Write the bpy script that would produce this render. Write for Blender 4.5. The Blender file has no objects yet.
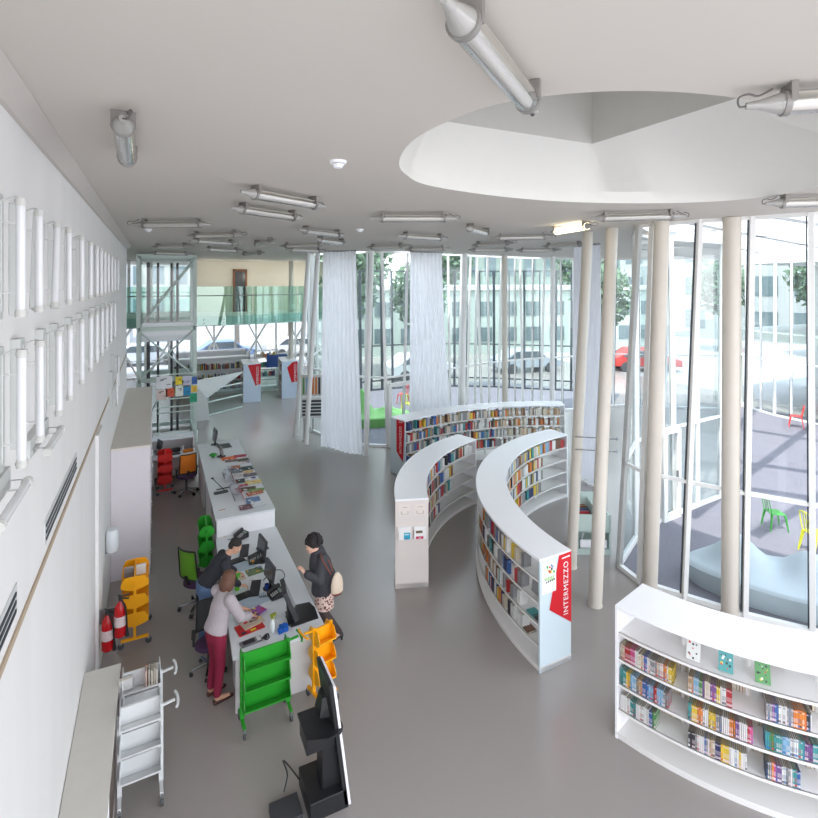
import bpy, bmesh, math, random
from mathutils import Vector, Matrix
from mathutils.geometry import tessellate_polygon
random.seed(7)
R = math.radians
COL = bpy.context.scene.collection
# ------------------------------------------------------------------ camera calibration (metres; camera over x=y=0, eye 5.6 m up on the gallery)
FPX, EYE, CX, HY = 523.0, 5.6, 409.0, 282.0
YAW = math.atan(254.0/523.0)
SN, CS = math.sin(YAW), math.cos(YAW)
def at(px, py, z=0.0):
    D = FPX*(EYE-z)/(py-HY); u = (px-CX)/FPX*D
    return Vector((D*SN+u*CS, D*CS-u*SN, z))
def prj(x, y, z):
    D = x*SN+y*CS; u = x*CS-y*SN
    return (CX+FPX*u/D, HY+FPX*(EYE-z)/D)
def at_y(px, Y):
    t = (px-CX)/FPX
    return Y*(SN+t*CS)/(CS-t*SN)

# ------------------------------------------------------------------ materials
def lin(c):
    c = c/255.0
    return c/12.92 if c <= 0.04045 else ((c+0.055)/1.055)**2.4
def rgb(r, g, b): return (lin(r), lin(g), lin(b), 1.0)
_m = {}
def mat(name, col, rough=0.5, metal=0.0, var=0.04, scale=6.0, bump=0.0, spec=0.5, trans=0.0, emit=0.0):
    if name in _m: return _m[name]
    m = bpy.data.materials.new(name); m.use_nodes = True
    nt = m.node_tree; b = nt.nodes['Principled BSDF']
    tc = nt.nodes.new('ShaderNodeTexCoord'); nz = nt.nodes.new('ShaderNodeTexNoise')
    nz.inputs['Scale'].default_value = scale; nz.inputs['Detail'].default_value = 4
    nt.links.new(tc.outputs['Object'], nz.inputs['Vector'])
    mx = nt.nodes.new('ShaderNodeMix'); mx.data_type = 'RGBA'
    mx.inputs[6].default_value = tuple(max(0, c*(1-var)) for c in col[:3])+(1,)
    mx.inputs[7].default_value = tuple(min(1, c*(1+var)) for c in col[:3])+(1,)
    nt.links.new(nz.outputs['Fac'], mx.inputs[0]); nt.links.new(mx.outputs[2], b.inputs['Base Color'])
    b.inputs['Roughness'].default_value = rough; b.inputs['Metallic'].default_value = metal
    b.inputs['Specular IOR Level'].default_value = spec
    if trans: b.inputs['Transmission Weight'].default_value = trans
    if emit:
        b.inputs['Emission Color'].default_value = col; b.inputs['Emission Strength'].default_value = emit
    if bump:
        bp = nt.nodes.new('ShaderNodeBump'); bp.inputs['Strength'].default_value = bump; bp.inputs['Distance'].default_value = 0.01
        nt.links.new(nz.outputs['Fac'], bp.inputs['Height']); nt.links.new(bp.outputs['Normal'], b.inputs['Normal'])
    _m[name] = m; return m
def glass(name, tint, gloss=0.07, rough=0.0):
    if name in _m: return _m[name]
    m = bpy.data.materials.new(name); m.use_nodes = True; nt = m.node_tree; nt.nodes.clear()
    o = nt.nodes.new('ShaderNodeOutputMaterial'); t = nt.nodes.new('ShaderNodeBsdfTransparent'); g = nt.nodes.new('ShaderNodeBsdfGlossy')
    t.inputs[0].default_value = tint; g.inputs['Roughness'].default_value = rough
    lw = nt.nodes.new('ShaderNodeLayerWeight'); lw.inputs['Blend'].default_value = 0.25
    mr = nt.nodes.new('ShaderNodeMapRange'); mr.inputs['To Min'].default_value = gloss; mr.inputs['To Max'].default_value = min(1, gloss*6)
    mx = nt.nodes.new('ShaderNodeMixShader')
    nt.links.new(lw.outputs['Facing'], mr.inputs['Value']); nt.links.new(mr.outputs[0], mx.inputs[0])
    nt.links.new(t.outputs[0], mx.inputs[1]); nt.links.new(g.outputs[0], mx.inputs[2]); nt.links.new(mx.outputs[0], o.inputs[0])
    _m[name] = m; return m
def objcol(name, rough=0.45):
    m = bpy.data.materials.new(name); m.use_nodes = True; nt = m.node_tree; b = nt.nodes['Principled BSDF']
    oi = nt.nodes.new('ShaderNodeObjectInfo'); nt.links.new(oi.outputs['Color'], b.inputs['Base Color']); b.inputs['Roughness'].default_value = rough
    _m[name] = m; return m
def attrcol(name, rough=0.5):
    m = bpy.data.materials.new(name); m.use_nodes = True; nt = m.node_tree; b = nt.nodes['Principled BSDF']
    a = nt.nodes.new('ShaderNodeAttribute'); a.attribute_name = 'Col'; nt.links.new(a.outputs['Color'], b.inputs['Base Color']); b.inputs['Roughness'].default_value = rough
    _m[name] = m; return m

WHITE = mat('white_lacquer', rgb(244,244,247), 0.35, var=0.015)
SHELF = mat('shelf_white', rgb(228,225,222), 0.45, var=0.02)
WARMW = mat('warm_white_panel', rgb(226,217,212), 0.5, var=0.02)
PALEBL = mat('pale_blue_panel', rgb(206,221,228), 0.4, var=0.02)
MULL = mat('mullion_white', rgb(234,234,232), 0.45, var=0.02)
COLM = mat('column_cream', rgb(208,201,190), 0.5, var=0.03)
DARK = mat('dark_gasket', rgb(52,58,66), 0.5)
BLACK = mat('black_plastic', rgb(34,34,37), 0.45, var=0.1)
BLACK2 = mat('charcoal_plastic', rgb(58,58,62), 0.5, var=0.1)
RUBBER = mat('dark_rubber', rgb(70,72,74), 0.6)
CHROME = mat('chrome', rgb(190,192,196), 0.22, 1.0)
STEEL = mat('grey_steel', rgb(150,150,150), 0.4, 0.6)
CREAM = mat('lamp_cream', rgb(222,216,204), 0.5)
CLEAR = mat('clear_tube', rgb(225,228,230), 0.12, spec=0.8, var=0.12, scale=14, trans=0.35)
GREENP = mat('green_metal', rgb(42,156,44), 0.4, var=0.06)
YELP = mat('yellow_metal', rgb(244,170,12), 0.4, var=0.05)
REDP = mat('red_metal', rgb(204,28,26), 0.4, var=0.05)
REDV = mat('red_vinyl', rgb(206,10,30), 0.4, var=0.02)
PAGE = mat('book_pages', rgb(205,196,180), 0.8, var=0.12, scale=60)
PAGE2 = mat('comic_pages', rgb(158,146,128), 0.85, var=0.12, scale=60)
COVER = objcol('book_cover')
COVER2 = objcol('comic_cover')
def _bands(m):
    nt=m.node_tree; b=nt.nodes['Principled BSDF']; oi=[n for n in nt.nodes if n.type=='OBJECT_INFO'][0]
    tc=nt.nodes.new('ShaderNodeTexCoord'); sp=nt.nodes.new('ShaderNodeSeparateXYZ'); cr=nt.nodes.new('ShaderNodeValToRGB'); cr.color_ramp.interpolation='CONSTANT'
    nt.links.new(tc.outputs['Object'],sp.inputs[0]); nt.links.new(sp.outputs['Z'],cr.inputs[0])
    e=cr.color_ramp.elements; e[0].position=0; e[0].color=(0,0,0,1); e[1].position=.06; e[1].color=(.8,.8,.8,1)
    for p,v in ((.2,0),(.30,.35),(.55,.0),(.86,.6),(.93,0)): k=e.new(p); k.color=(v,v,v,1)
    mx=nt.nodes.new('ShaderNodeMix'); mx.data_type='RGBA'; nt.links.new(cr.outputs[0],mx.inputs[0]); nt.links.new(oi.outputs['Color'],mx.inputs[6])
    # band tone picked at random per volume
    wn=nt.nodes.new('ShaderNodeValToRGB'); nt.links.new(oi.outputs['Random'],wn.inputs[0]); wn.color_ramp.interpolation='CONSTANT'
    w=wn.color_ramp.elements; w[0].color=rgb(226,206,210); w[1].position=.5; w[1].color=rgb(70,70,80)
    for p,c in ((.62,rgb(60,110,170)),(.74,rgb(235,235,230)),(.88,rgb(200,70,70))): k=w.new(p); k.color=c
    nt.links.new(wn.outputs[0],mx.inputs[7]); nt.links.new(mx.outputs[2],b.inputs['Base Color'])
_bands(COVER2)
ATTR = attrcol('printed_colour')
GL_CLEAR = glass('pane_clear', (0.93,0.955,0.955,1), 0.05)
GL_GREEN = glass('pane_green', (0.87,0.935,0.92,1), 0.06)
GL_DEEP = glass('balustrade_green', (0.74,0.91,0.86,1), 0.10)
GL_BLUE = glass('pane_blue', (0.84,0.92,0.94,1), 0.08)

# ------------------------------------------------------------------ mesh builder
class MB:
    def __init__(s): s.v=[]; s.f=[]; s.m=[]; s.c=[]; s.T=None
    def add(s, vs, fs, mi=0, col=None):
        n=len(s.v)
        if s.T is not None: vs=[s.T@Vector(p) for p in vs]
        s.v += [Vector(p) for p in vs]
        for f in fs: s.f.append([i+n for i in f]); s.m.append(mi); s.c.append(col)
        return s
    def box(s, c, d, rz=0, mi=0, col=None, M=None):
        hx,hy,hz=d[0]/2,d[1]/2,d[2]/2
        P=[Vector((a*hx,b*hy,e*hz)) for e in (-1,1) for b in (-1,1) for a in (-1,1)]
        if M is None: M=Matrix.Rotation(rz,3,'Z')
        P=[M@p+Vector(c) for p in P]
        return s.add(P,[(0,2,3,1),(4,5,7,6),(0,1,5,4),(2,6,7,3),(0,4,6,2),(1,3,7,5)],mi,col)
    def bb(s, x0,x1,y0,y1,z0,z1,mi=0,col=None): return s.box(((x0+x1)/2,(y0+y1)/2,(z0+z1)/2),(abs(x1-x0),abs(y1-y0),abs(z1-z0)),0,mi,col)
    def prism(s, poly, z0, z1, mi=0, col=None):
        n=len(poly); P=[(x,y,z0) for x,y in poly]+[(x,y,z1) for x,y in poly]
        return s.add(P,[tuple(range(n-1,-1,-1)),tuple(range(n,2*n))]+[(i,(i+1)%n,n+(i+1)%n,n+i) for i in range(n)],mi,col)
    def bar(s, p0, p1, w, h, mi=0, col=None):
        p0=Vector(p0);p1=Vector(p1);d=p1-p0;L=d.length
        q=d.to_track_quat('X','Z').to_matrix()
        return s.box((p0+p1)/2,(L,w,h),M=q,mi=mi,col=col)
    def cyl(s, p0, p1, r0, r1=None, n=14, mi=0, col=None, caps=True):
        if r1 is None: r1=r0
        p0=Vector(p0);p1=Vector(p1);q=(p1-p0).to_track_quat('Z','Y').to_matrix()
        A=[p0+q@Vector((math.cos(2*math.pi*i/n)*r0,math.sin(2*math.pi*i/n)*r0,0)) for i in range(n)]
        B=[p1+q@Vector((math.cos(2*math.pi*i/n)*r1,math.sin(2*math.pi*i/n)*r1,0)) for i in range(n)]
        fs=[(i,(i+1)%n,n+(i+1)%n,n+i) for i in range(n)]
        if caps: fs+=[tuple(range(n-1,-1,-1)),tuple(range(n,2*n))]
        return s.add(A+B,fs,mi,col)
    def tube(s, pts, r, n=8, mi=0, col=None, closed=False):
        pts=[Vector(p) for p in pts]; m=len(pts); P=[]; up=None
        for k,p in enumerate(pts):
            d=(pts[min(k+1,m-1)]-pts[max(k-1,0)]).normalized()
            if up is None:
                up=Vector((0,0,1)) if abs(d.z)<.9 else Vector((1,0,0))
            a=d.cross(up).normalized(); up2=a.cross(d).normalized(); up=up2
            rr=r[k] if isinstance(r,(list,tuple)) else r
            P+=[p+a*math.cos(2*math.pi*i/n)*rr+up2*math.sin(2*math.pi*i/n)*rr for i in range(n)]
        fs=[(k*n+i,k*n+(i+1)%n,(k+1)*n+(i+1)%n,(k+1)*n+i) for k in range(m-1) for i in range(n)]
        fs+=[tuple(range(n-1,-1,-1)),tuple(range((m-1)*n,m*n))]
        return s.add(P,fs,mi,col)
    def rings(s, R_, mi=0, col=None, n=16):
        """R_: list of (centre, half axis a, half axis b)"""
        P=[]
        for c,a,b in R_:
            c=Vector(c);a=Vector(a);b=Vector(b)
            P+=[c+a*math.cos(2*math.pi*i/n)+b*math.sin(2*math.pi*i/n) for i in range(n)]
        m=len(R_)
        fs=[(k*n+i,k*n+(i+1)%n,(k+1)*n+(i+1)%n,(k+1)*n+i) for k in range(m-1) for i in range(n)]
        fs+=[tuple(range(n-1,-1,-1)),tuple(range((m-1)*n,m*n))]
        return s.add(P,fs,mi,col)
    def ell(s, c, r, mi=0, col=None, nu=14, nv=9, M=None):
        c=Vector(c);P=[];fs=[]
        for j in range(nv+1):
            t=math.pi*j/nv
            for i in range(nu):
                a=2*math.pi*i/nu
                p=Vector((r[0]*math.sin(t)*math.cos(a),r[1]*math.sin(t)*math.sin(a),r[2]*math.cos(t)))
                if M is not None: p=M@p
                P.append(c+p)
        for j in range(nv):
            for i in range(nu): fs.append((j*nu+i,(j+1)*nu+i,(j+1)*nu+(i+1)%nu,j*nu+(i+1)%nu))
        return s.add(P,fs,mi,col)
    def caps(s, p0, p1, r0, r1=None, mi=0, n=12):
        if r1 is None: r1=r0
        s.cyl(p0,p1,r0,r1,n,mi); s.ell(p0,(r0,)*3,mi,nu=n,nv=8); s.ell(p1,(r1,)*3,mi,nu=n,nv=8); return s
    def arc(s, c, r0, r1, a0, a1, z0, z1, n=24, mi=0, col=None):
        P=[];
        for k in range(n+1):
            a=a0+(a1-a0)*k/n; ca,sa=math.cos(a),math.sin(a)
            for r,z in ((r0,z0),(r1,z0),(r1,z1),(r0,z1)): P.append((c[0]+r*ca,c[1]+r*sa,z))
        fs=[]
        for k in range(n):
            for i in range(4): fs.append((k*4+i,(k+1)*4+i,(k+1)*4+(i+1)%4,k*4+(i+1)%4))
        fs+=[(0,1,2,3),(n*4+3,n*4+2,n*4+1,n*4)]
        return s.add(P,fs,mi,col)
    def build(s, name, mats, parent=None, smooth=False, bevel=0.0, double=False):
        if not isinstance(mats,(list,tuple)): mats=[mats]
        me=bpy.data.meshes.new(name)
        if parent is not None:
            off=Vector((0,0,0)); q=parent
            while q is not None: off+=q.location; q=q.parent
            loc=Vector((0,0,0))
        else:
            xs=[p.x for p in s.v];ys=[p.y for p in s.v];zs=[p.z for p in s.v]
            off=Vector(((min(xs)+max(xs))/2,(min(ys)+max(ys))/2,min(zs))); loc=off.copy()
        me.from_pydata([p-off for p in s.v],[],s.f)
        for m in mats: me.materials.append(m)
        for i,p in enumerate(me.polygons): p.material_index=s.m[i]
        if any(c is not None for c in s.c):
            ca=me.color_attributes.new('Col','FLOAT_COLOR','CORNER')
            for i,p in enumerate(me.polygons):
                c=s.c[i] or (.8,.8,.8,1)
                for li in p.loop_indices: ca.data[li].color=c
        bm=bmesh.new(); bm.from_mesh(me)
        bmesh.ops.recalc_face_normals(bm,faces=bm.faces); bm.to_mesh(me); bm.free()
        if smooth:
            for p in me.polygons: p.use_smooth=True
            me.set_sharp_from_angle(angle=R(40))
        o=bpy.data.objects.new(name,me); COL.objects.link(o); o.location=loc
        if parent is not None: o.parent=parent
        if bevel:
            b=o.modifiers.new('bevel','BEVEL'); b.width=bevel; b.segments=2; b.limit_method='ANGLE'
        return o
def tag(o, label=None, cat=None, group=None, kind=None):
    if label: o['label']=label
    if cat: o['category']=cat
    if group: o['group']=group
    if kind: o['kind']=kind
    return o
def empty(name, loc=(0,0,0), rz=0, label=None, cat=None, group=None, kind=None):
    o=bpy.data.objects.new(name,None); COL.objects.link(o); o.location=loc; o.rotation_euler=(0,0,rz); o.empty_display_size=.1
    return tag(o,label,cat,group,kind)
def copy_tree(o, parent=None):
    c=o.copy(); COL.objects.link(c)
    if parent is not None: c.parent=parent
    for ch in [k for k in KIDS(o)]: copy_tree(ch,c)
    return c
def KIDS(o): return [k for k in bpy.data.objects if k.parent==o]
def place(o, x, y, z=0, rz=0, label=None, group=None):
    o.location=(x,y,z); o.rotation_euler[2]=rz
    if label: o['label']=label
    if group: o['group']=group
    return o
def textmesh(name, s, size, M, material, parent=None, ext=0.0015, spacing=1.0, fit=None):
    cu=bpy.data.curves.new('t','FONT'); cu.body=s; cu.size=size; cu.extrude=ext; cu.align_x='CENTER'; cu.align_y='CENTER'; cu.space_character=spacing
    t=bpy.data.objects.new('t',cu); COL.objects.link(t)
    bpy.context.view_layer.update()
    me=bpy.data.meshes.new_from_object(t.evaluated_get(bpy.context.evaluated_depsgraph_get()))
    bpy.data.objects.remove(t)
    if fit:
        xs=[v.co.x for v in me.vertices]; ys=[v.co.y for v in me.vertices]
        me.transform(Matrix.Diagonal((fit[0]/(max(xs)-min(xs)),fit[1]/(max(ys)-min(ys)),1,1))@Matrix.Translation((-(max(xs)+min(xs))/2,-(max(ys)+min(ys))/2,0)))
    off=Vector((0,0,0)); q=parent
    while q is not None: off+=q.location; q=q.parent
    me.transform(Matrix.Translation(-off)@M)
    me.materials.clear(); me.materials.append(material)
    o=bpy.data.objects.new(name,me); COL.objects.link(o); o.parent=parent
    return o
def spline(pts, n=6, closed=False):
    out=[]; m=len(pts); rng=range(m) if closed else range(m-1)
    g=lambda i: Vector(pts[i%m]) if closed else Vector(pts[max(0,min(m-1,i))])
    for i in rng:
        p0,p1,p2,p3=g(i-1),g(i),g(i+1),g(i+2)
        for k in range(n):
            t=k/n
            out.append(0.5*((2*p1)+(p2-p0)*t+(2*p0-5*p1+4*p2-p3)*t*t+(3*p1-p0-3*p2+p3)*t**3))
    if not closed: out.append(Vector(pts[-1]))
    return out
ORD=['','first','second','third','fourth','fifth','sixth','seventh','eighth','ninth','tenth','eleventh','twelfth','thirteenth','fourteenth','fifteenth','sixteenth','seventeenth','eighteenth','nineteenth','twentieth']
def ordw(n):
    if n<=20: return ORD[n]
    t={2:'twenty',3:'thirty',4:'forty',5:'fifty',6:'sixty',7:'seventy',8:'eighty',9:'ninety'}[n//10]
    return t+'-'+ORD[n%10] if n%10 else t[:-1]+'ieth'
WORLD=1.6; SUN=3.0; EXPO=0.0
AREAS=[]
WORLD=1.8; SUN=2.6; EXPO=1.16
LAMPS=[(x,26.6,5.9,7) for x in (2.5,4.5,6.5,8.2)]  # positions and energy of the fill lights added in the gallery
# ================================================================== THE SHELL
ZC=6.65
floor_m=mat('floor_resin', rgb(158,151,147), 0.22, var=0.04, scale=0.7, spec=0.6)
mb=MB(); mb.add([(-3,-4,0),(26,-4,0),(26,36,0),(-3,36,0)],[(0,1,2,3)]); tag(mb.build('floor',floor_m),kind='structure')
# wall on the left: pale rendered concrete with streaks
wm=mat('rendered_wall', rgb(230,229,228), 0.7, var=0.06, scale=1.6, bump=0.15)
nt=wm.node_tree
for n_ in nt.nodes:
    if n_.type=='TEX_NOISE':
        mp=nt.nodes.new('ShaderNodeMapping'); mp.inputs['Scale'].default_value=(1,1.6,0.22)
        for l in list(nt.links):
            if l.to_node==n_ and l.to_socket.name=='Vector': src=l.from_socket; nt.links.remove(l)
        nt.links.new(src,mp.inputs[0]); nt.links.new(mp.outputs[0],n_.inputs['Vector'])
WX=-0.75
mb=MB(); mb.bb(WX-.3,WX,0.6,17.45,0,ZC); wall=tag(mb.build('wall_left',wm),kind='structure')
mb=MB(); mb.bb(WX-.01,WX+.012,0.8,17.4,3.49,3.535); tag(mb.build('trim_1',mat('groove_beige',rgb(178,160,138),.7)),kind='structure')
cm=mat('ceiling_plaster', rgb(201,195,187), 0.8, var=0.02, scale=0.8)
mb=MB(); mb.add([(WX,0.6,6.56),(WX,17.45,6.56),(-.62,17.45,ZC-.002),(-.62,0.6,ZC-.002),(-.72,0.6,6.56),(-.72,17.45,6.56)],[(0,1,5,4),(4,5,2,3)])
tag(mb.build('trim_2',mat('cornice_grey',rgb(196,190,184),.7)),kind='structure')
# ceiling outline with the organic oculus
outer=[(-3.2,-1.2),(9.9,-1.2),(9.7,3.5),(8.93,4.45),(8.63,5.13),(8.28,5.78),(8.08,6.52),(8.1,6.9),(10.66,8.5),(13.2,8.75),(22.7,14.6),(19,17.2),(15.2,17.6),(12,17.4),(9.5,16.5),(7.1,16.3),(5.9,17.2),(5.3,19),(6.0,22),(7.5,25),(9.5,28),(9.5,36),(-3.2,36)]
oc=[(1.9,4.1),(1.72,3.45),(1.74,2.83),(1.9,2.42),(2.3,2.08),(2.9,1.88),(3.9,1.8),(5.0,2.0),(6.0,2.45),(6.6,3.2),(6.75,4.0),(6.35,4.6),(5.28,5.15),(4.04,5.3),(2.75,5.05),(2.2,4.6)]
hole=[(p.x,p.y) for p in spline([(x,y,0) for x,y in oc],6,True)]
tri=tessellate_polygon([[Vector((x,y,0)) for x,y in outer],[Vector((x,y,0)) for x,y in hole]])
mb=MB(); mb.add([(x,y,ZC) for x,y in outer+hole],[tuple(t) for t in tri]); tag(mb.build('ceiling',cm),kind='structure')
# slanted well of the oculus rising to a rectangular shaft
zr=7.25; rx0,rx1,ry0,ry1=2.45,4.7,2.5,4.67; rc=(3.55,3.55)
def to_rect(x,y):
    dx,dy=x-rc[0],y-rc[1]; k=1e9
    if dx>1e-6: k=min(k,(rx1-rc[0])/dx)
    if dx<-1e-6: k=min(k,(rx0-rc[0])/dx)
    if dy>1e-6: k=min(k,(ry1-rc[1])/dy)
    if dy<-1e-6: k=min(k,(ry0-rc[1])/dy)
    return (rc[0]+dx*k,rc[1]+dy*k)
well=list(hole)
for cxy in ((rx1,ry1),(rx0,ry1),(rx1,ry0),(rx0,ry0)):    # slide the nearest rim ray so the corners stay crisp
    pass
n=len(well); top=[to_rect(*p) for p in well]
for cxy in ((rx1,ry1),(rx0,ry1),(rx1,ry0),(rx0,ry0)):
    i=min(range(n),key=lambda k:(top[k][0]-cxy[0])**2+(top[k][1]-cxy[1])**2); top[i]=cxy
P=[(x,y,ZC) for x,y in well]
mid=[]
for k in range(n):
    mid.append((well[k][0]*.93+top[k][0]*.07, well[k][1]*.93+top[k][1]*.07, ZC+.14))
P+=mid+[(x,y,zr) for x,y in top]
mb=MB(); mb.add(P,[(j*n+i,j*n+(i+1)%n,(j+1)*n+(i+1)%n,(j+1)*n+i) for j in range(2) for i in range(n)])
tag(mb.build('ceiling_well',mat('well_plaster',rgb(222,220,214),.8,var=.02),smooth=True),kind='structure')
mb=MB(); P=[(rx0,ry0),(rx1,ry0),(rx1,ry1),(rx0,ry1)]
mb.add([(x,y,z) for z in (zr,8.3) for x,y in P],[(0,1,5,4),(1,2,6,5),(2,3,7,6),(3,0,4,7),(4,5,6,7)])
tag(mb.build('ceiling_shaft',mat('shaft_plaster',rgb(205,203,197),.8,var=.02)),kind='structure')
# far end: side wall, back wall above the gallery, gallery slab
mb=MB(); mb.bb(-3.2,-3.0,17.45,36,0,ZC); mb.bb(-3.0,WX-.3,17.25,17.45,0,ZC); tag(mb.build('wall_alcove',wm),kind='structure')
bw=mat('beige_wall',rgb(234,225,210),.75,var=.03)
mb=MB(); mb.bb(1.7,9.5,28,28.2,4.08,ZC); tag(mb.build('wall_back',bw),kind='structure')
ge=[(-3,24.6),(1.5,24.4),(4,24.6),(6.2,25.2),(8.6,26.6)]
mb=MB(); mb.prism(ge+[(9.4,28.1),(-3,28.1)],3.66,4.08); tag(mb.build('gallery_slab',mat('slab_white',rgb(228,232,230),.6)),kind='structure')
g=empty('glass_balustrade',(2.5,24.6,4.08),label='green glass balustrade running along the upper gallery edge at the far end',cat='balustrade')
sp=[Vector((x,y,0)) for x,y in ge]
mb=MB()
for a,b in zip(sp,sp[1:]):
    d=(b-a).normalized(); nrm=Vector((d.y,-d.x,0))*.06; k=max(1,int((b-a).length/1.3))
    for i in range(k):
        p=a+(b-a)*(i/k)+d*.015+nrm; q=a+(b-a)*((i+1)/k)-d*.015+nrm
        mb.bar(p+Vector((0,0,4.55)),q+Vector((0,0,4.55)),.015,1.7)
mb.build('glass_panel',GL_DEEP,g)
mb=MB(); mb.tube([p+Vector((.0,-.05,5.0)) for p in sp],.025); mb.build('handrail',STEEL,g)
mb=MB()
for a,b in zip(sp,sp[1:]):
    k=max(1,int((b-a).length/.65))
    for i in range(k):
        p=a+(b-a)*((i+.5)/k)+Vector((0,-.075,0))
        for z in (3.8,3.95): mb.cyl(p+Vector((0,0,z)),p+Vector((0,-.03,z)),.03,n=8)
mb.build('glass_fixing',STEEL,g)
# dark timber door on the gallery
d=empty('door_1',(0,0,0),kind='structure')
x0,x1=at_y(233,27.97),at_y(247,27.97)
mb=MB(); mb.bb(x0,x0+.09,27.9,28,4.08,6.25); mb.bb(x1-.09,x1,27.9,28,4.08,6.25); mb.bb(x0,x1,27.9,28,6.16,6.25); mb.build('door_frame',mat('door_timber',rgb(140,82,42),.5),d)
mb=MB(); mb.bb(x0+.09,x1-.09,27.93,27.99,4.08,6.16); mb.build('door_leaf',mat('dark_door',rgb(52,46,44),.25,spec=.8),d)
mb=MB(); mb.cyl((x1-.2,27.86,5.1),(x1-.2,27.93,5.1),.03); mb.build('door_handle',STEEL,d)
# exit sign at the end of the left wall
s=empty('exit_sign',(-1.15,17.2,5.7),label='small green lit exit sign high beyond the left wall',cat='sign')
mb=MB(); mb.bb(-1.0,-.78,17.52,17.55,5.72,5.86); mb.build('sign_box',mat('exit_green',rgb(70,200,90),.4,emit=.6),s)

# ------------------------------------------------------------------ glazed fronts
def facade(name, base, H, mull=MULL, pane=GL_CLEAR, tr=(2.12,), tops=None, mw=.075, md=.12, gasket=True, z0=0.0, label=None):
    root=empty(name,(base[0][0],base[0][1],z0),kind='structure')
    tops=tops or base
    B=[Vector((x,y,z0)) for x,y in base]; Tp=[Vector((x,y,H)) for x,y in tops]
    pn=MB(); tm=MB(); gk=MB(); sill=MB()
    for k in range(len(B)):
        m=MB(); m.bar(B[k],Tp[k],mw,md); m.build('mullion',mull,root)
        if gasket and k<len(B)-1:
            d=(B[k+1]-B[k]).normalized()*(mw*.75); gk.bar(B[k]+d,Tp[k]+d,.018,.03)
    for k in range(len(B)-1):
        pn.add([B[k],B[k+1],Tp[k+1],Tp[k]],[(0,1,2,3)])
        for h in tr:
            f=(h-z0)/(H-z0); tm.bar(B[k].lerp(Tp[k],f),B[k+1].lerp(Tp[k+1],f),.06,.06)
        sill.bar(B[k]+Vector((0,0,.04)),B[k+1]+Vector((0,0,.04)),.09,.08); sill.bar(Tp[k]-Vector((0,0,.03)),Tp[k+1]-Vector((0,0,.03)),.09,.06)
    pn.build('pane',pane,root); tm.build('transom',mull,root); sill.build('sill',mull,root)
    if gasket: gk.build('gasket',DARK,root)
    return root
def tilt(base, dx=.25, seed=1):
    rnd=random.Random(seed); return [(x+rnd.uniform(-dx,dx),y+rnd.uniform(-dx*.3,dx*.3)) for x,y in base]
# right front bulging round the courtyard: near glass
nb=[(11.0,2.6),(10.15,3.6),(9.42,4.68),(8.87,5.41),(8.43,6.21),(8.09,6.85),(8.2,7.44)]
nt_=[(10.6,2.4),(9.6,3.5),(8.85,4.42),(8.55,5.1),(8.2,5.75),(8.0,6.5),(8.0,6.8)]
facade('window_1',nb,ZC,tr=(2.12,),tops=nt_,pane=GL_CLEAR)
fb=[(8.2,7.44),(9.45,8.1),(10.66,8.44),(11.2,8.5),(12.2,8.6),(13.2,8.7),(15.5,10.2),(17.8,11.6),(20.1,13.0),(22.5,14.5)]
facade('window_2',fb,ZC,pane=GL_BLUE,tops=[(8.0,6.8)]+tilt(fb,.12,3)[1:],tr=(2.12,),mull=MULL)
# main curved front behind the book islands
mbse=[(5.3,19.2),(5.75,17.6),(6.45,16.7),(7.1,16.3),(7.75,16.45),(8.8,16.7),(9.6,16.9),(10.4,17.1),(11.3,17.35),(12.1,17.5),(13.0,17.6),(13.9,17.65),(14.8,17.6),(15.9,17.5),(17.2,17.35),(18.6,17.2),(20.5,16.0),(22.5,14.5)]
m2=[]
for p,q in zip(mbse,mbse[1:]): m2+=[p]+([((p[0]+q[0])/2,(p[1]+q[1])/2)] if p[0]>7.5 else [])
m2.append(mbse[-1]); mbse=m2
facade('window_3',mbse,ZC,tops=tilt(mbse,.22,5),pane=GL_GREEN,tr=(2.35,),mw=.055,md=.09)
rb=[(5.3,19.2),(5.55,20.6),(6.1,22.2),(6.8,23.8),(7.6,25.3),(8.6,26.8),(9.5,28.2),(9.5,30),(9.5,32),(9.5,34)]
facade('window_4',rb,ZC,tops=rb,pane=GL_GREEN,tr=(2.35,))
far=[(x*1.25-3,34) for x in range(11)]
facade('window_5',far,3.66,tops=far,pane=GL_CLEAR,tr=(1.0,),gasket=False)
br=MB()
for i in range(0,10,2):
    x=i*1.25-3; br.cyl((x,33.6,0),(x+2.2,33.6,3.66),.07,n=8); br.cyl((x+2.2,33.6,0),(x+.4,33.6,3.66),.05,n=8)
tag(br.build('trim_3',MULL),kind='structure')
# hinged glass door set in the courtyard front
def glass_door(nm,a,b,z1=2.1):
    r=empty(nm,(a[0],a[1],0),kind='structure'); a=Vector((a[0],a[1],0)); b=Vector((b[0],b[1],0)); m=MB(); d=(b-a).normalized()*.06
    zz=Vector((0,0,z1)); m.bar(a,a+zz,.09,.12); m.bar(b,b+zz,.09,.12); m.bar(a+zz,b+zz,.09,.12); m.bar(a+Vector((0,0,.08)),b+Vector((0,0,.08)),.09,.14); m.build('door_frame',MULL,r)
    m=MB(); m.add([a,b,b+zz,a+zz],[(0,1,2,3)]); m.build('pane',GL_CLEAR,r)
    n_=Vector((d.y,-d.x,0)).normalized(); m=MB(); m.bar(b-d*2+n_*.07+Vector((0,0,.95)),b-d*2+n_*.07+Vector((0,0,1.15)),.04,.05); m.build('door_handle',STEEL,r)
glass_door('door_2',(10.68,8.36),(11.22,8.42))
glass_door('door_3',(7.15,16.22),(8.1,16.42))

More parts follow.
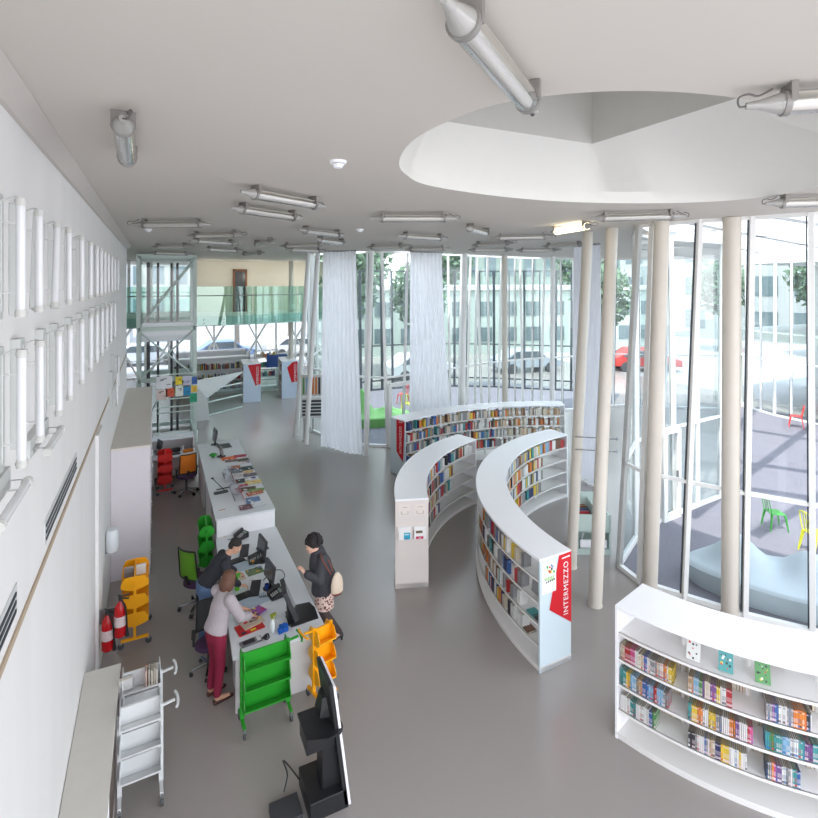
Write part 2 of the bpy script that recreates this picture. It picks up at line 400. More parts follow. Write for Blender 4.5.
# ------------------------------------------------------------------ outside
gm=mat('outside_pale',rgb(168,168,170),.8,var=.05)
mb=MB(); mb.add([(-60,-20,-.03),(120,-20,-.03),(120,140,-.03),(-60,140,-.03)],[(0,1,2,3)]); tag(mb.build('outdoor_ground',gm),kind='structure')
cp=mat('courtyard_rubber',rgb(116,115,124),.85,var=.3,scale=45)
mb=MB(); mb.prism([(11.05,2.4),(10.2,3.55),(9.47,4.68),(8.92,5.41),(8.48,6.21),(8.14,6.85),(8.25,7.42),(9.45,8.02),(10.66,8.38),(13.2,8.62),(22.6,14.4),(24.2,14.2),(24.4,4),(20,-2),(13,-2)],-.02,.012)
tag(mb.build('courtyard_floor',cp),kind='structure')
mb=MB(); mb.prism([(5.85,17.6),(6.5,16.78),(7.1,16.4),(9.6,17.0),(12.1,17.6),(15,17.7),(18.6,17.3),(21,19),(17,24.5),(10,25.5),(7.9,25.3),(6.2,22)],-.02,.012); tag(mb.build('patio_floor',cp),kind='structure')
# beam lattice added over the courtyard to break the sun into patches
cn_=empty('shadow_lattice',(16,8,0),label='white beam lattice added above the courtyard to break up the sunlight',cat='added_lattice')
for a,b in [((9.0,5.4),(23.2,7.5)),((8.6,6.6),(22.6,10.5)),((13.2,8.8),(20,-1)),((17,11.2),(22,-1)),((20.5,13.3),(23.0,2)),((10.3,3.8),(23.5,3.0)),((10.5,8.4),(17,0)),((12,8.9),(22,12.8))]:
    m=MB(); m.bar((a[0],a[1],6.9),(b[0],b[1],6.9),.22,.3); m.build('beam',MULL,cn_)
# opposite wing across the courtyard
fw0=[(24.3,4.0),(24.25,5.2),(24.15,6.5),(24.0,7.8),(23.8,9.1),(23.5,10.4),(23.3,11.7),(23.3,13.0),(23.7,14.3),(24.8,15.6)]
fw=[]
for p,q in zip(fw0,fw0[1:]): fw+=[p,((p[0]+q[0])/2,(p[1]+q[1])/2)]
fw.append(fw0[-1])
facade('window_6',fw,ZC-.2,pane=GL_GREEN,tops=tilt(fw,.2,9),tr=(2.3,),gasket=True,mw=.07)
mb=MB(); mb.prism([(24.2,4),(23.2,11),(23.4,14),(25,16),(32,16),(32,4)],ZC-.2,ZC+.3); mb.prism([(24.3,4),(23.6,11),(23.8,14),(25.2,15.6),(32,15.6),(32,4)],3.1,3.4); mb.bb(31.8,32,4,16,0,6.5); mb.bb(24.5,32,3.9,4.1,0,6.5)
tag(mb.build('opposite_wing',mat('wing_white',rgb(196,200,198),.7)),'white two-storey glazed wing standing across the courtyard','building')
ob=[(7.6,24.6),(8.8,24.9),(10.0,25.0),(11.2,25.0),(12.5,24.8),(13.8,24.4),(15.0,23.8),(16.2,23.0),(17.4,22.0),(18.6,21.0),(19.8,20.0)]
ob2=[]
for p,q in zip(ob,ob[1:]): ob2+=[p,((p[0]+q[0])/2,(p[1]+q[1])/2)]
ob2.append(ob[-1]); ob=ob2
facade('window_7',ob,6.2,mull=DARK,pane=GL_GREEN,tr=(.5,2.3),tops=tilt(ob,.1,11),gasket=False,mw=.06)
facade('window_8',[(-3+i*.94,28.05) for i in range(6)],ZC,z0=4.08,tr=(5.1,),gasket=True)
# ================================================================== COLUMNS (slender, leaning)
cols=[('cream round column rising beside the rightmost bookcase, nearest the camera',(730,612),(732,217),.135),
('cream round column just left of the nearest one, behind the bookcase corner',(650,588),(662,221),.125),
('leaning cream column standing free right of the INTERMEZZO end panel',(595,605),(612,228),.115),
('leaning cream column with its foot behind the INTERMEZZO bookcase end',(571,567),(588,232),.105),
('white column in front of the entrance glazing, right of the tall left curtain',(366,455),(371.5,251),.085),
('left of the two slanted white columns beside the tall left curtain',(296,435),(309,253),.09),
('right of the two slanted white columns beside the tall left curtain',(306,444),(318,252),.085),
('white column behind the long rear bookcase, right of the second curtain',(462,415),(465,252),.10),
('white column behind the middle of the long rear bookcase',(505,414),(504.5,251.5),.11),
('white column behind the right end of the long rear bookcase',(552,416),(553,252),.10),
('pale column under the far gallery left of the right red-labelled shelf end',(291,392),(291,262.5),.12)]
for lab,b,t,r in cols:
    B=at(*b,0); T=at(*t,ZC)
    if b[1]<420:      # far ones: keep them just inside the front
        Y={462:16.4,505:16.75,552:16.9,291:26.3}[b[0]]
        B=Vector((at_y(b[0],Y),Y,0)); T=Vector((at_y(t[0],Y-.2),Y-.2,ZC if b[0]!=291 else ZC))
    mb=MB(); mb.cyl(B,T,r,r,24); mb.cyl(B,B+Vector((0,0,.02)),r+.012,r+.012,24)
    tag(mb.build('column',COLM if r>.1 else MULL,smooth=True),lab,'column','slender round columns along the glass front')
# brace rods tying the leaning columns to the glazing
for i,(a,b) in enumerate([((578,442),(628,447)),((580,428),(624,432))]):
    A=at(a[0],a[1],2.3); B=Vector((8.2,7.5,2.25+.25*i))
    mb=MB(); mb.cyl(Vector((7.45,7.85,2.3+.25*i)),B,.012,n=6); mb.ell(B,(.03,.03,.03),nu=8,nv=6)
    tag(mb.build('brace_rod',CHROME),['lower','upper'][i]+' thin steel rod bracing the leaning column to the glazing corner','rod','brace rods')

# ================================================================== CURTAINS
cm_=mat('sheer_curtain',rgb(250,249,254),.8,var=.02,trans=0.0)
b_=cm_.node_tree.nodes['Principled BSDF']
tl=cm_.node_tree.nodes.new('ShaderNodeBsdfTranslucent'); tl.inputs[0].default_value=rgb(250,249,255)
tp=cm_.node_tree.nodes.new('ShaderNodeMixShader'); tp.inputs[0].default_value=.58
ou=[n for n in cm_.node_tree.nodes if n.type=='OUTPUT_MATERIAL'][0]
cm_.node_tree.links.new(b_.outputs[0],tp.inputs[1]); cm_.node_tree.links.new(tl.outputs[0],tp.inputs[2]); cm_.node_tree.links.new(tp.outputs[0],ou.inputs[0])
def curtain(b0,b1,t0,t1,folds,lab,zb=.05,seed=0):
    rnd=random.Random(seed); b0,b1,t0,t1=[Vector((*p,0)) for p in (b0,b1,t0,t1)]
    n=folds*8; m=14; P=[]
    ph=[rnd.uniform(-.5,.5) for _ in range(n+1)]
    for j in range(m+1):
        v=j/m; e=v**1.5
        for i in range(n+1):
            u=i/n; p=t0.lerp(t1,u).lerp(b0.lerp(b1,u),e); d=(t1-t0).normalized(); nn=Vector((d.y,-d.x,0))
            a=.02+.02*v
            q=p+nn*(math.sin(2*math.pi*folds*u+.6*math.sin(5*u+2*v))*a+.015*math.sin(9*u+3*v))
            P.append((q.x,q.y,ZC-.03-(ZC-.03-zb)*v+.02*math.sin(7*u)*v))
    mb=MB(); mb.add(P,[(j*(n+1)+i,j*(n+1)+i+1,(j+1)*(n+1)+i+1,(j+1)*(n+1)+i) for j in range(m) for i in range(n)])
    c=empty('curtain',(t0.x,t0.y,0),label=lab,cat='curtain',group='floor to ceiling white curtains')
    mb.build('fabric',cm_,c,smooth=True)
    mb=MB(); mb.tube([t0+Vector((0,0,ZC-.03)),t1+Vector((0,0,ZC-.03))],.02); mb.build('rail',STEEL,c)
a=at(321,448); b=at(363,457)
curtain((a.x,a.y),(b.x,b.y),(at_y(323,17.0),17.0),(at_y(356,16.1),16.1),9,'tall white sheer curtain hanging left of the entrance door, full height',seed=1)
curtain((at_y(409,15.9),15.9),(at_y(454,15.6),15.6),(at_y(410,15.9),15.9),(at_y(442,15.7),15.7),9,'white sheer curtain hanging behind the left part of the long rear bookcase',seed=2)
curtain((at_y(574,11.6),11.6),(at_y(601,10.4),10.4),(at_y(574,11.6),11.6),(at_y(600,10.4),10.4),8,'lavender white sheer curtain hanging behind the two leaning cream columns',seed=3)

# ================================================================== CEILING TUBE LAMPS
def make_lamp(L=1.3, warm=False):
    t=empty('tube_lamp',(0,0,0),label='x',cat='lamp',group='clear tube lamps on the ceiling'); h=L/2; z=-.095
    mb=MB(); mb.cyl((-h+.16,0,z),(h-.16,0,z),.062,n=20,caps=False); mb.build('clear_tube',glass('clear_polycarbonate',(.90,.90,.90,1),.16,.12) if not warm else mat('lit_tube',rgb(255,240,200),.4,emit=2.2),t,smooth=True)
    mb=MB(); mb.cyl((-h+.2,0,z-.012),(h-.2,0,z-.012),.03,n=12); mb.build('light_tube',mat('lamp_tube_white',rgb(236,232,224),.4) if not warm else mat('lit_tube',rgb(255,240,200)),t,smooth=True)
    mb=MB(); mb.bb(-h+.2,h-.2,-.045,.045,-.062,-.052); mb.build('reflector',CREAM,t)
    for s in (-1,1):
        mb=MB(); mb.cyl((s*(h-.17),0,z),(s*(h-.20),0,z),.068,n=20); mb.bb(min(s*(h-.19),s*(h-.22)),max(s*(h-.19),s*(h-.22)),-.07,.07,-.10,0)
        mb.build('mount_bracket',mat('bracket_grey',rgb(142,138,134),.4,.3),t,smooth=True)
        mb=MB(); mb.cyl((s*(h-.17),0,z),(s*(h-.06),0,z),.060,.026,16); mb.cyl((s*(h-.06),0,z),(s*h,0,z),.026,.018,10); mb.build('end_cap',mat('cap_clear',rgb(164,162,158),.15,spec=.8),t,smooth=True)
    mb=MB(); pts=[(h-.01,0,z),(h+.04,.03,z-.01),(h+.05,.05,z+.03),(h+.0,.04,z+.05),(h-.05,.03,z+.04),(h-.12,.02,-.02)]
    mb.tube(spline(pts,4),.006,6); mb.build('cable',mat('cable_grey',rgb(96,92,90),.5),t)
    return t
lampdefs=[((447,3),(535,110),'largest clear tube lamp at the top centre of the ceiling'),
((128,164),(122,117),'clear tube lamp hanging end-on high over the left wall'),
((237.5,191),(326.6,207),'larger of the two parallel tube lamps left of the smoke detector'),
((228.3,207.6),(303.5,218.6),'tube lamp just below its larger parallel twin, mid ceiling'),
((213,224.4),(130,224.4),'tube lamp lying crosswise nearest the left wall, small white dome beneath'),
((182.5,236),(248.5,234.3),'tube lamp lying crosswise above the lift tower, upper of a crossed pair'),
((189.8,240.6),(237.5,243.9),'tube lamp lying crosswise above the lift tower, lower of a crossed pair'),
((298,230),(343.9,235.4),'tube lamp right of the crossed pair, above the slanted columns'),
((312.7,239),(347.5,243.5),'tube lamp directly above the tall left curtain'),
((278.6,246),(327.4,245.3),'tube lamp touching the top of the slanted white columns'),
((287,249.5),(323,251),'short looking tube lamp behind the slanted white columns'),
((148.8,247.2),(194.6,246),'tube lamp directly over the lift tower top frame'),
((151,253),(190,254),'farthest tube lamp against the lift tower top'),
((206,249),(239,250.8),'small far tube lamp right of the lift tower'),
((257.7,243.8),(269.4,241.8),'tube lamp seen nearly end-on above the gallery door'),
((239.3,254.5),(265,252.7),'tiny tube lamp over the gallery balustrade centre'),
((364,218.4),(463,218.4),'tube lamp lying level left of the oculus, centre of the picture'),
((409.4,236.6),(436.2,238.2),'short tube lamp above the second curtain'),
((465.7,227.5),(489.7,234),'slanted short tube lamp below the oculus edge'),
((492.4,238),(551.3,237),'long tube lamp over the middle of the rear glazing'),
((484.4,244.6),(500,243.6),'tiny tube lamp end-on over the rear glazing'),
((559,231),(583,227),'lit warm tube lamp left of the leaning columns'),
((588.8,218.4),(687.8,215.7),'long tube lamp over the heads of the four cream columns'),
((860,98),(752,106),'large tube lamp with black cable loops at the right edge'),
((860,201),(768,203.5),'tube lamp at the right edge just above the glazing'),
((378,247.2),(395.2,246.5),'small tube lamp above the entrance glazing'),
((409.6,249),(445,248.6),'tube lamp tight along the head of the second curtain'),
((480,250),(500,250),'small tube lamp at the head of the glazing, right of the second curtain'),
((528,250.4),(547.6,250.2),'small tube lamp at the glazing head behind the rear bookcase right end'),
((555,246),(572,245),'tube lamp just left of the lavender curtain head')]
lp=make_lamp(); lw_=None
for i,(a,b,lab) in enumerate(lampdefs):
    A=at(a[0],a[1],ZC-.10); B=at(b[0],b[1],ZC-.10)
    d=(B-A); c=(A+B)/2
    if i==21: t=make_lamp(warm=True)
    elif i==0: t=lp
    else: t=copy_tree(lp)
    if a[0]==860: c=B+(A-B).normalized()*.62; rz=math.atan2((B-A).y,(B-A).x)
    else: rz=math.atan2(d.y,d.x)
    if i in (14,18,20,17,21,25,27,28,29): c=(A+B)/2
    if c.y>24: c=c*(23.8/c.y)
    place(t,c.x,c.y,ZC-.003,rz,lab)
# smoke detectors
for p,lab in [((338,161),'round white smoke detector on the ceiling left of the oculus'),((148,229),'small white dome sensor under the crosswise lamp by the left wall'),((360,229),'tiny round detector beside the level centre lamp')]:
    q=at(p[0],p[1],ZC); o=empty('smoke_detector',(q.x,q.y,ZC),label=lab,cat='detector')
    mb=MB(); mb.cyl((q.x,q.y,ZC-.025),(q.x,q.y,ZC),.07,.075,20); mb.build('base',WHITE,o)
    mb=MB(); mb.cyl((q.x,q.y,ZC-.06),(q.x,q.y,ZC-.03),.035,.055,20); mb.build('sensor_head',WHITE,o)

# ================================================================== WALL TUBE LAMPS (left wall)
def make_wlamp():
    t=empty('wall_lamp',(0,0,0),label='x',cat='lamp',group='tube lamps on the left wall')   # local: wall at x=0, tube along z 0..0.62
    mb=MB(); mb.bb(0,.05,-.09,.03,-.01,.63); mb.bb(.045,.055,-.02,.02,.03,.59); mb.build('housing',mat('lamp_housing',rgb(196,199,197),.5,var=.03),t,bevel=.004)
    mb=MB(); mb.cyl((.13,0,.03),(.13,0,.59),.022,n=18); mb.build('tube',mat('opal_tube',rgb(218,219,221),.2,var=.03,spec=.7),t,smooth=True)
    for z in (.0,.57):
        mb=MB(); mb.cyl((.13,0,z),(.13,0,z+.04),.026,n=18); mb.cyl((.13,0,z+.014),(.13,0,z+.026),.029,n=18); mb.build('collar',mat('collar_grey',rgb(196,196,192),.4),t,smooth=True)
    for z in (.12,.48):
        mb=MB(); mb.bb(.05,.12,-.004,.004,z,z+.008); mb.build('clip',mat('clip_grey',rgb(200,200,200),.5),t)
    mb=MB(); mb.tube(spline([(.125,0,.60),(.115,-.005,.615),(.09,-.012,.61),(.05,-.02,.59)],4),.004,6); mb.build('cable',mat('cable_wall',rgb(176,176,176),.5),t)
    return t
wl=make_wlamp(); first=True
U=[3.29,3.76,4.97,5.79,6.56,7.21,7.75,8.3,8.9,9.6,10.3,11.1]; Lw=[3.31,3.79,4.48,5.02,5.79,6.56,7.21,7.9,8.6,9.4,10.3]
for row,ys,z in (('upper',U,5.42),('lower',Lw,4.64)):
    for i,y in enumerate(ys):
        t=wl if first else copy_tree(wl); first=False
        place(t,WX,y,z,0,'vertical tube lamp on left wall, %s row, %s from the left edge'%(row,ordw(i+1)))
t=copy_tree(wl); place(t,WX,4.3,5.42,0,'tilted tube lamp leaning out of line in the upper wall row'); t.rotation_euler[0]=R(-11)
for y,z,lab in [(11.3,3.6,'lone vertical tube lamp low on the wall above the tall cabinet'),(10.9,3.35,'lowest vertical tube lamp on the wall just above the tall cabinet')]:
    t=copy_tree(wl); place(t,WX,y,z,0,lab)
for y,lab in [(2.85,'horizontal tube lamp under the lower row at the left edge'),(3.98,'horizontal tube lamp under the second and third lower wall lamps')]:
    t=copy_tree(wl); place(t,WX,y,4.52,0,lab); t.rotation_euler[0]=R(-90)
# slotted vents
for y0,y1,lab in [(4.73,6.5,'long slotted air vent on the left wall, right one'),(3.0,3.85,'slotted air vent on the left wall at the left edge')]:
    v=empty('air_vent',(WX,(y0+y1)/2,3.62),label=lab,cat='vent',group='slotted wall vents')
    mb=MB(); mb.bb(WX,WX+.006,y0,y1,3.62,3.80); mb.build('frame',mat('vent_plate',rgb(205,207,207),.5),v)
    for k in range(3):
        mb=MB(); mb.bb(WX+.006,WX+.012,y0+.04,y1-.04,3.64+k*.05,3.662+k*.05); mb.build('slot',DARK,v)

# ================================================================== BOOKS
BK0={'white':(225,225,222),'cream':(214,202,178),'teal':(58,150,150),'blue':(52,96,168),'light blue':(132,182,214),'red':(182,34,38),'yellow':(226,190,44),'orange':(222,120,40),'black':(38,38,44),'pink':(206,70,130),'grey':(140,140,142),'brown':(112,72,52),'green':(70,140,72),'purple':(112,72,136),'navy':(34,44,92),'tan':(178,146,104)}
BK={k:tuple(int(c*.86+.14*150) for c in v) for k,v in BK0.items()}
def book_mesh():
    mb=MB()   # unit: x thickness, y depth (spine at y=-.5), z height 0..1
    mb.bb(-.5,-.40,-.5,.5,0,1,0); mb.bb(.40,.5,-.5,.5,0,1,0); mb.bb(-.5,.5,-.5,-.44,0,1,0); mb.bb(-.40,.40,-.44,.47,.015,.975,1)
    o=mb.build('book',[COVER,PAGE]); me=o.data; bpy.data.objects.remove(o); return me
BME=book_mesh()
CME=BME.copy(); CME.materials[1]=PAGE2; CME.materials[0]=COVER2
# recenter: build() moved the origin to bottom centre, which is what we want
def book(loc, rz, th, dp, h, cn, lab, grp, lean=0.0, rx=0.0):
    o=bpy.data.objects.new('book',BME); COL.objects.link(o); o.location=loc; o.scale=(th,dp,h); o.rotation_euler=(rx,lean,rz)
    c=BK[cn]; j=random.uniform(.85,1.12); o.color=(min(1,lin(c[0])*j),min(1,lin(c[1])*j),min(1,lin(c[2])*j),1)
    return tag(o,lab,'book',grp)
STUFF=MB()
def book_stuff(mb, loc, rz, th, dp, h, cn, lean=0):
    c=BK[cn]; j=random.uniform(.85,1.1); col=(min(1,lin(c[0])*j),min(1,lin(c[1])*j),min(1,lin(c[2])*j),1)
    M=Matrix.Rotation(rz,3,'Z')@Matrix.Rotation(lean,3,'Y')
    L=Vector(loc)
    mb.box(L+M@Vector((0,0,h/2)),(th,dp,h),M=M,col=col)
    mb.box(L+M@Vector((0,.01,h/2+.002)),(th*.8,dp*.96,h),M=M,col=rgb(200,190,172))

# ================================================================== CURVED BOOKCASES
SH=[.36,.67,.98,1.30]; HT=1.63
def bookcase(lab, c, Ro, Ri, a0, a1, bays, panel0=WHITE, H=HT, sh=SH, mid_div=True):
    """a0 near end, a1 far end (radians)"""
    am=(a0+a1)/2; root=empty('curved_bookcase',(c[0]+math.cos(am)*(Ro+Ri)/2,c[1]+math.sin(am)*(Ro+Ri)/2,0),label=lab,cat='bookcase')
    n=36; e=.03/Ro*(1 if a1>a0 else -1)
    mb=MB(); mb.arc(c,Ri-.01,Ro+.01,a0,a1,H-.035,H,n); mb.build('top',WHITE,root,bevel=.004)
    mb=MB(); mb.arc(c,Ri+.01,Ro-.01,a0,a1,0,.06,n); mb.arc(c,Ri-.01,Ro+.01,a0,a1,.06,.085,n); mb.build('base',SHELF,root)
    for k,(a,b) in enumerate(((a0,a0+e),(a1-e,a1))):
        mb=MB(); mb.arc(c,Ri-.005,Ro+.005,a,b,.0,H-.035,1); mb.build('end_panel',panel0 if k==0 else WHITE,root)
    for z in sh:
        mb=MB(); mb.arc(c,Ri+.02,Ro-.02,a0+e,a1-e,z-.016,z,n); mb.arc(c,Ri+.012,Ri+.03,a0+e,a1-e,z-.03,z,n); mb.arc(c,Ro-.03,Ro-.012,a0+e,a1-e,z-.03,z,n); mb.build('shelf',SHELF,root)
    Rm=(Ro+Ri)/2
    for k in range(1,bays):
        a=a0+(a1-a0)*k/bays
        mb=MB(); 
        for r in (Rm,):
            p=Vector((c[0]+r*math.cos(a),c[1]+r*math.sin(a),0)); mb.bar(p+Vector((0,0,.085)),p+Vector((0,0,H-.035)),.03,.05)
        for z in sh:
            q0=Vector((c[0]+(Ri+.05)*math.cos(a),c[1]+(Ri+.05)*math.sin(a),z-.03)); q1=Vector((c[0]+(Ro-.05)*math.cos(a),c[1]+(Ro-.05)*math.sin(a),z-.03)); mb.bar(q0,q1,.012,.03)
        mb.build('upright',SHELF,root)
    for z in (.20,)+tuple(s+.13 for s in sh):
        mb=MB()
        for k in range(n):
            aa=a0+(a1-a0)*k/n; ab=a0+(a1-a0)*(k+1)/n
            mb.bar((c[0]+Rm*math.cos(aa),c[1]+Rm*math.sin(aa),z),(c[0]+Rm*math.cos(ab),c[1]+Rm*math.sin(ab),z),.018,.03)
        mb.build('back_rail',SHELF,root)
    return root
def row(c, Rr, a_from, a_to, z, outward, labf=None, grp=None, cols=None, comic=False, dens=.93, hmin=.17, hmax=.23, dp=.14, tmin=.012, tmax=.028, stuff=False, run=3, seed=None, inset=.03):
    """books standing along an arc; spines towards the side 'outward' (+1 away from the centre, -1 towards it)"""
    rnd=random.Random(seed if seed is not None else int(abs(a_from)*1e4+z*100)); a=min(a_from,a_to); b=max(a_from,a_to); i=0
    r=Rr-outward*(inset+dp/2); items=[]
    cn=rnd.choice(cols); left=rnd.randint(1,run); hh=rnd.uniform(hmin,hmax); x=a
    while x<b:
        th=rnd.uniform(tmin,tmax)
        if left<=0:
            cn=rnd.choice(cols); left=rnd.randint(1,run); hh=rnd.uniform(hmin,hmax)
            if rnd.random()>dens: x+=rnd.uniform(.04,.14)/r; continue
        left-=1; items.append((x+th/2/r,th,hh*rnd.uniform(.97,1.03),cn)); x+=(th+.0015)/r
    if outward<0: items=items[::-1]       # number from the left as seen from that side
    else: items=items
    k=0
    for aa,th,h,cn in items:
        k+=1; n=Vector((math.cos(aa),math.sin(aa),0))*outward
        p=(c[0]+r*math.cos(aa),c[1]+r*math.sin(aa),z+.002); rz=math.atan2(n.x,-n.y)
        if stuff: book_stuff(STUFF,p,rz,th,dp,h,cn)
        else:
            o=book(p,rz,th,dp,h,cn,labf(cn,k),grp)
            if comic: o.name='comic_book'; o.data=CME; o['category']='comic'
def ang_px(c,Rr,z,px,lo,hi):
    best=None
    for k in range(801):
        a=lo+(hi-lo)*k/800; q=prj(c[0]+Rr*math.cos(a),c[1]+Rr*math.sin(a),z)[0]
        if best is None or abs(q-px)<best[0]: best=(abs(q-px),a)
    return best[1]
MANGA=['white','white','cream','white','light blue','tan','white','grey','white','cream','teal','blue','light blue','red','yellow','orange','black','pink','grey','white','navy','purple','green']
NOVEL=['white','cream','white','grey','cream','brown','black','red','orange','teal','blue','grey','tan','navy','white','yellow','grey']
# --- C: foreground right, convex towards the camera
cC=(8.7,5.6); aC0,aC1=R(194.3),R(238)
bcC=bookcase('white curved double-sided bookcase in the right foreground, filled with comics',cC,3.72,3.02,aC0,aC1,4)
groups=[('top',.98,[(70,250,'left'),(303,452,'middle'),(572,727,'right')]),('middle',.67,[(68,232,'left'),(303,522,'middle'),(568,760,'right')]),('lowest',.36,[(70,190,'left'),(303,500,'middle'),(570,688,'right')])]
for rn,z,gs in groups:
    for x0,x1,bn in gs:
        A=ang_px(cC,3.69,z,600+x0/3.436,aC0,R(232)); B=ang_px(cC,3.69,z,600+x1/3.436,aC0,R(232))
        A=max(A,aC0+.014)
        row(cC,3.72,A,B,z,1,lambda cn,k,rn=rn,bn=bn:'%s comic, %s in %s group, %s book row of right foreground bookcase'%(cn,ordw(k),bn,rn),'comics on the right foreground bookcase, %s row'%rn,MANGA,comic=True,dens=1,hmin=.175,hmax=.19,dp=.15,tmin=.013,tmax=.019,run=4)
for z,x0,x1 in [(.98,230,310),(.98,435,570),(.98,705,749),(.67,262,310),(.67,500,565),(.36,220,300),(.36,520,570),(.36,690,749)]:
    A=ang_px(cC,3.2,z,600+x0/3.436,aC0,R(235)); B=ang_px(cC,3.2,z,600+x1/3.436,aC0,R(235))
    row(cC,3.02,max(A,aC0+.02),B,z,-1,inset=.19,cols=['brown','black','cream','grey','tan','white','red'],stuff=True,dp=.16,run=2)
# faced-out comics on the top shelf
for x,cn,lab,l2 in [(320,'white','white comic with small drawings displayed face-out on the top shelf',None),(432,'teal','teal patterned comic displayed face-out tilted on the top shelf',None),(560,'green','green comic with framed cover displayed face-out on the top shelf',None)]:
    a=ang_px(cC,3.6,1.33,600+x/3.436,aC0,R(232)); r=3.62; n=Vector((math.cos(a),math.sin(a),0)); p=Vector((cC[0]+r*n.x,cC[1]+r*n.y,1.308))
    rz=math.atan2(n.x,-n.y); o=empty('displayed_comic',p,rz,lab,'book','comics displayed face-out')
    M=Matrix.Rotation(R(-18),4,'X'); mb=MB(); mb.T=M; mb.bb(-.07,.07,0,.012,0,.2); 
    q=mb.build('cover',mat('cover_'+cn,rgb(*BK[cn]),.4),None); q.parent=o
    mb=MB(); mb.T=M; rnd=random.Random(x)
    for k in range(14 if cn!='white' else 8):
        u,v=rnd.uniform(-.055,.055),rnd.uniform(.02,.18); s=rnd.uniform(.008,.022); c=rnd.choice([(40,60,60),(220,200,60),(200,60,50),(240,240,235),(30,30,30)] if cn!='white' else [(40,40,40),(200,60,60),(70,70,70)])
        mb.bb(max(-.066,u-s/2),min(.066,u+s/2),-.0012,-.0002,v-s/2,v+s/2,col=rgb(*c))
    w=mb.build('cover_print',ATTR,None); w.parent=o; w.location=w.location
for x in (292,345,590,612): # dark backs of comics displayed on the far side
    a=ang_px(cC,3.12,1.33,600+x/3.436,aC0,R(232)); n=Vector((math.cos(a),math.sin(a),0)); p=Vector((cC[0]+3.12*n.x,cC[1]+3.12*n.y,1.302)); rz=math.atan2(n.x,-n.y)
    book(p,rz+math.pi/2,.012,.13,.19,'brown','comic facing away on the far side top shelf of the foreground bookcase','comics displayed facing away')
# --- INT: middle island with the INTERMEZZO end
cI=(9.92,6.07); aI0,aI1=R(181.9),R(93.5)
bcI=bookcase('long curved white bookcase with red INTERMEZZO end panel, centre of the room',cI,4.97,4.38,aI0,aI1,8,panel0=PALEBL)
for rn,z,x0,x1 in [('top',1.30,240,432),('second',.98,222,415),('third',.67,215,418),('lowest',.36,250,418)]:
    A=ang_px(cI,4.94,z,430+x0/4.544,aI0,R(152)); B=ang_px(cI,4.94,z,430+x1/4.544,aI0,R(152))
    row(cI,4.97,A,B,z,1,lambda cn,k,rn=rn:'%s book, %s along the %s shelf of the INTERMEZZO bookcase outer side'%(cn,ordw(k),rn),'books on the outer side of the INTERMEZZO bookcase, %s shelf'%rn,NOVEL,dens=.72,tmin=.016,tmax=.034,hmin=.18,hmax=.225,run=3)
for rn,z,x0,x1 in [('top',1.30,178,572),('second',.98,182,430),('third',.67,205,430),('lowest',.36,262,420)]:
    A=ang_px(cI,4.4,z,480+x0/6.817,R(150),R(94)); B=ang_px(cI,4.4,z,480+x1/6.817,R(150),R(94))
    row(cI,4.38,A,B,z,-1,lambda cn,k,rn=rn:'%s book, %s on the %s shelf inside the INTERMEZZO bookcase curve'%(cn,ordw(k),rn),'books inside the curve of the INTERMEZZO bookcase, %s shelf'%rn,NOVEL+['yellow','white','light blue','red'],dens=.8,stuff=True,tmin=.028,tmax=.075,hmin=.2,hmax=.25,run=2)
# faced-out books on its near shelves
for a_,z,cn,lab in [(178.9,.98,'grey','grey album with round motif faced out near the INTERMEZZO panel'),(177.6,.67,'teal','teal book lying flat near the INTERMEZZO panel'),(179.2,.67,'black','black book lying flat beside the INTERMEZZO panel'),(176.0,.36,'brown','small brown book lying on the low shelf near the INTERMEZZO panel')]:
    n=Vector((math.cos(R(a_)),math.sin(R(a_)),0)); p=Vector((cI[0]+4.85*n.x,cI[1]+4.85*n.y,z+.002)); rz=math.atan2(n.x,-n.y)
    if cn=='grey': book(p,rz+math.pi/2,.012,.17,.2,cn,lab,None,lean=.2)
    else:
        o=book(p+Vector((0,0,.016)),rz,.012*2,.15,.19,cn,lab,None); o.rotation_euler=(0,R(90),rz)
# INTERMEZZO end panel graphics
def end_frame(c,Ro,Ri,a,side=-1):
    """matrix: x across the panel from the outer edge to the inner edge, y up, z out of the panel"""
    O=Vector((c[0]+Ro*math.cos(a),c[1]+Ro*math.sin(a),0)); I=Vector((c[0]+Ri*math.cos(a),c[1]+Ri*math.sin(a),0))
    x=(I-O).normalized(); z=x.cross(Vector((0,0,1)))
    M=Matrix((( x.x,0,z.x,O.x),(x.y,0,z.y,O.y),(0,1,z.z,0),(0,0,0,1)))
    return M,(I-O).length
def red_sign(parent,M,W,H,poly,txt,tx,ty,size,bar=True,flip=False,rot=90):
    mb=MB(); mb.T=M; mb.add([(u*W,v*H,.006) for u,v in poly],[tuple(range(len(poly)))]); 
    o=mb.build('red_shape',REDV,parent)
    T=M@Matrix.Translation((tx*W,ty*H,.009))@Matrix.Rotation(R(rot),4,'Z')
    textmesh('lettering',txt,size,T,mat('vinyl_white',rgb(244,240,240),.4),parent,spacing=1.15,fit=(.475*H,.15*W))
    if bar:
        mb=MB(); mb.T=M; mb.add([((tx-.13)*W,.945*H,.009),((tx+.13)*W,.95*H,.009),((tx+.13)*W,.962*H,.009),((tx-.13)*W,.957*H,.009)],[(0,1,2,3)]); mb.build('white_bar',mat('vinyl_white',rgb(244,240,240)),parent)
M,W=end_frame(cI,4.975,4.375,aI0)
if (M.to_3x3()@Vector((0,0,1))).y>0: print('WARN panel normal')
red_sign(bcI,M,W,HT-.0,[(.29,.53),(1,.345),(1,.99),(.6,.985)],'INTERMEZZO',.815,.675,.142)
pn=MB(); pn.T=M; pn.bb(.05*W,.5*W,.685*HT,.965*HT,.004,.007,col=rgb(240,238,236))
rnd=random.Random(3)
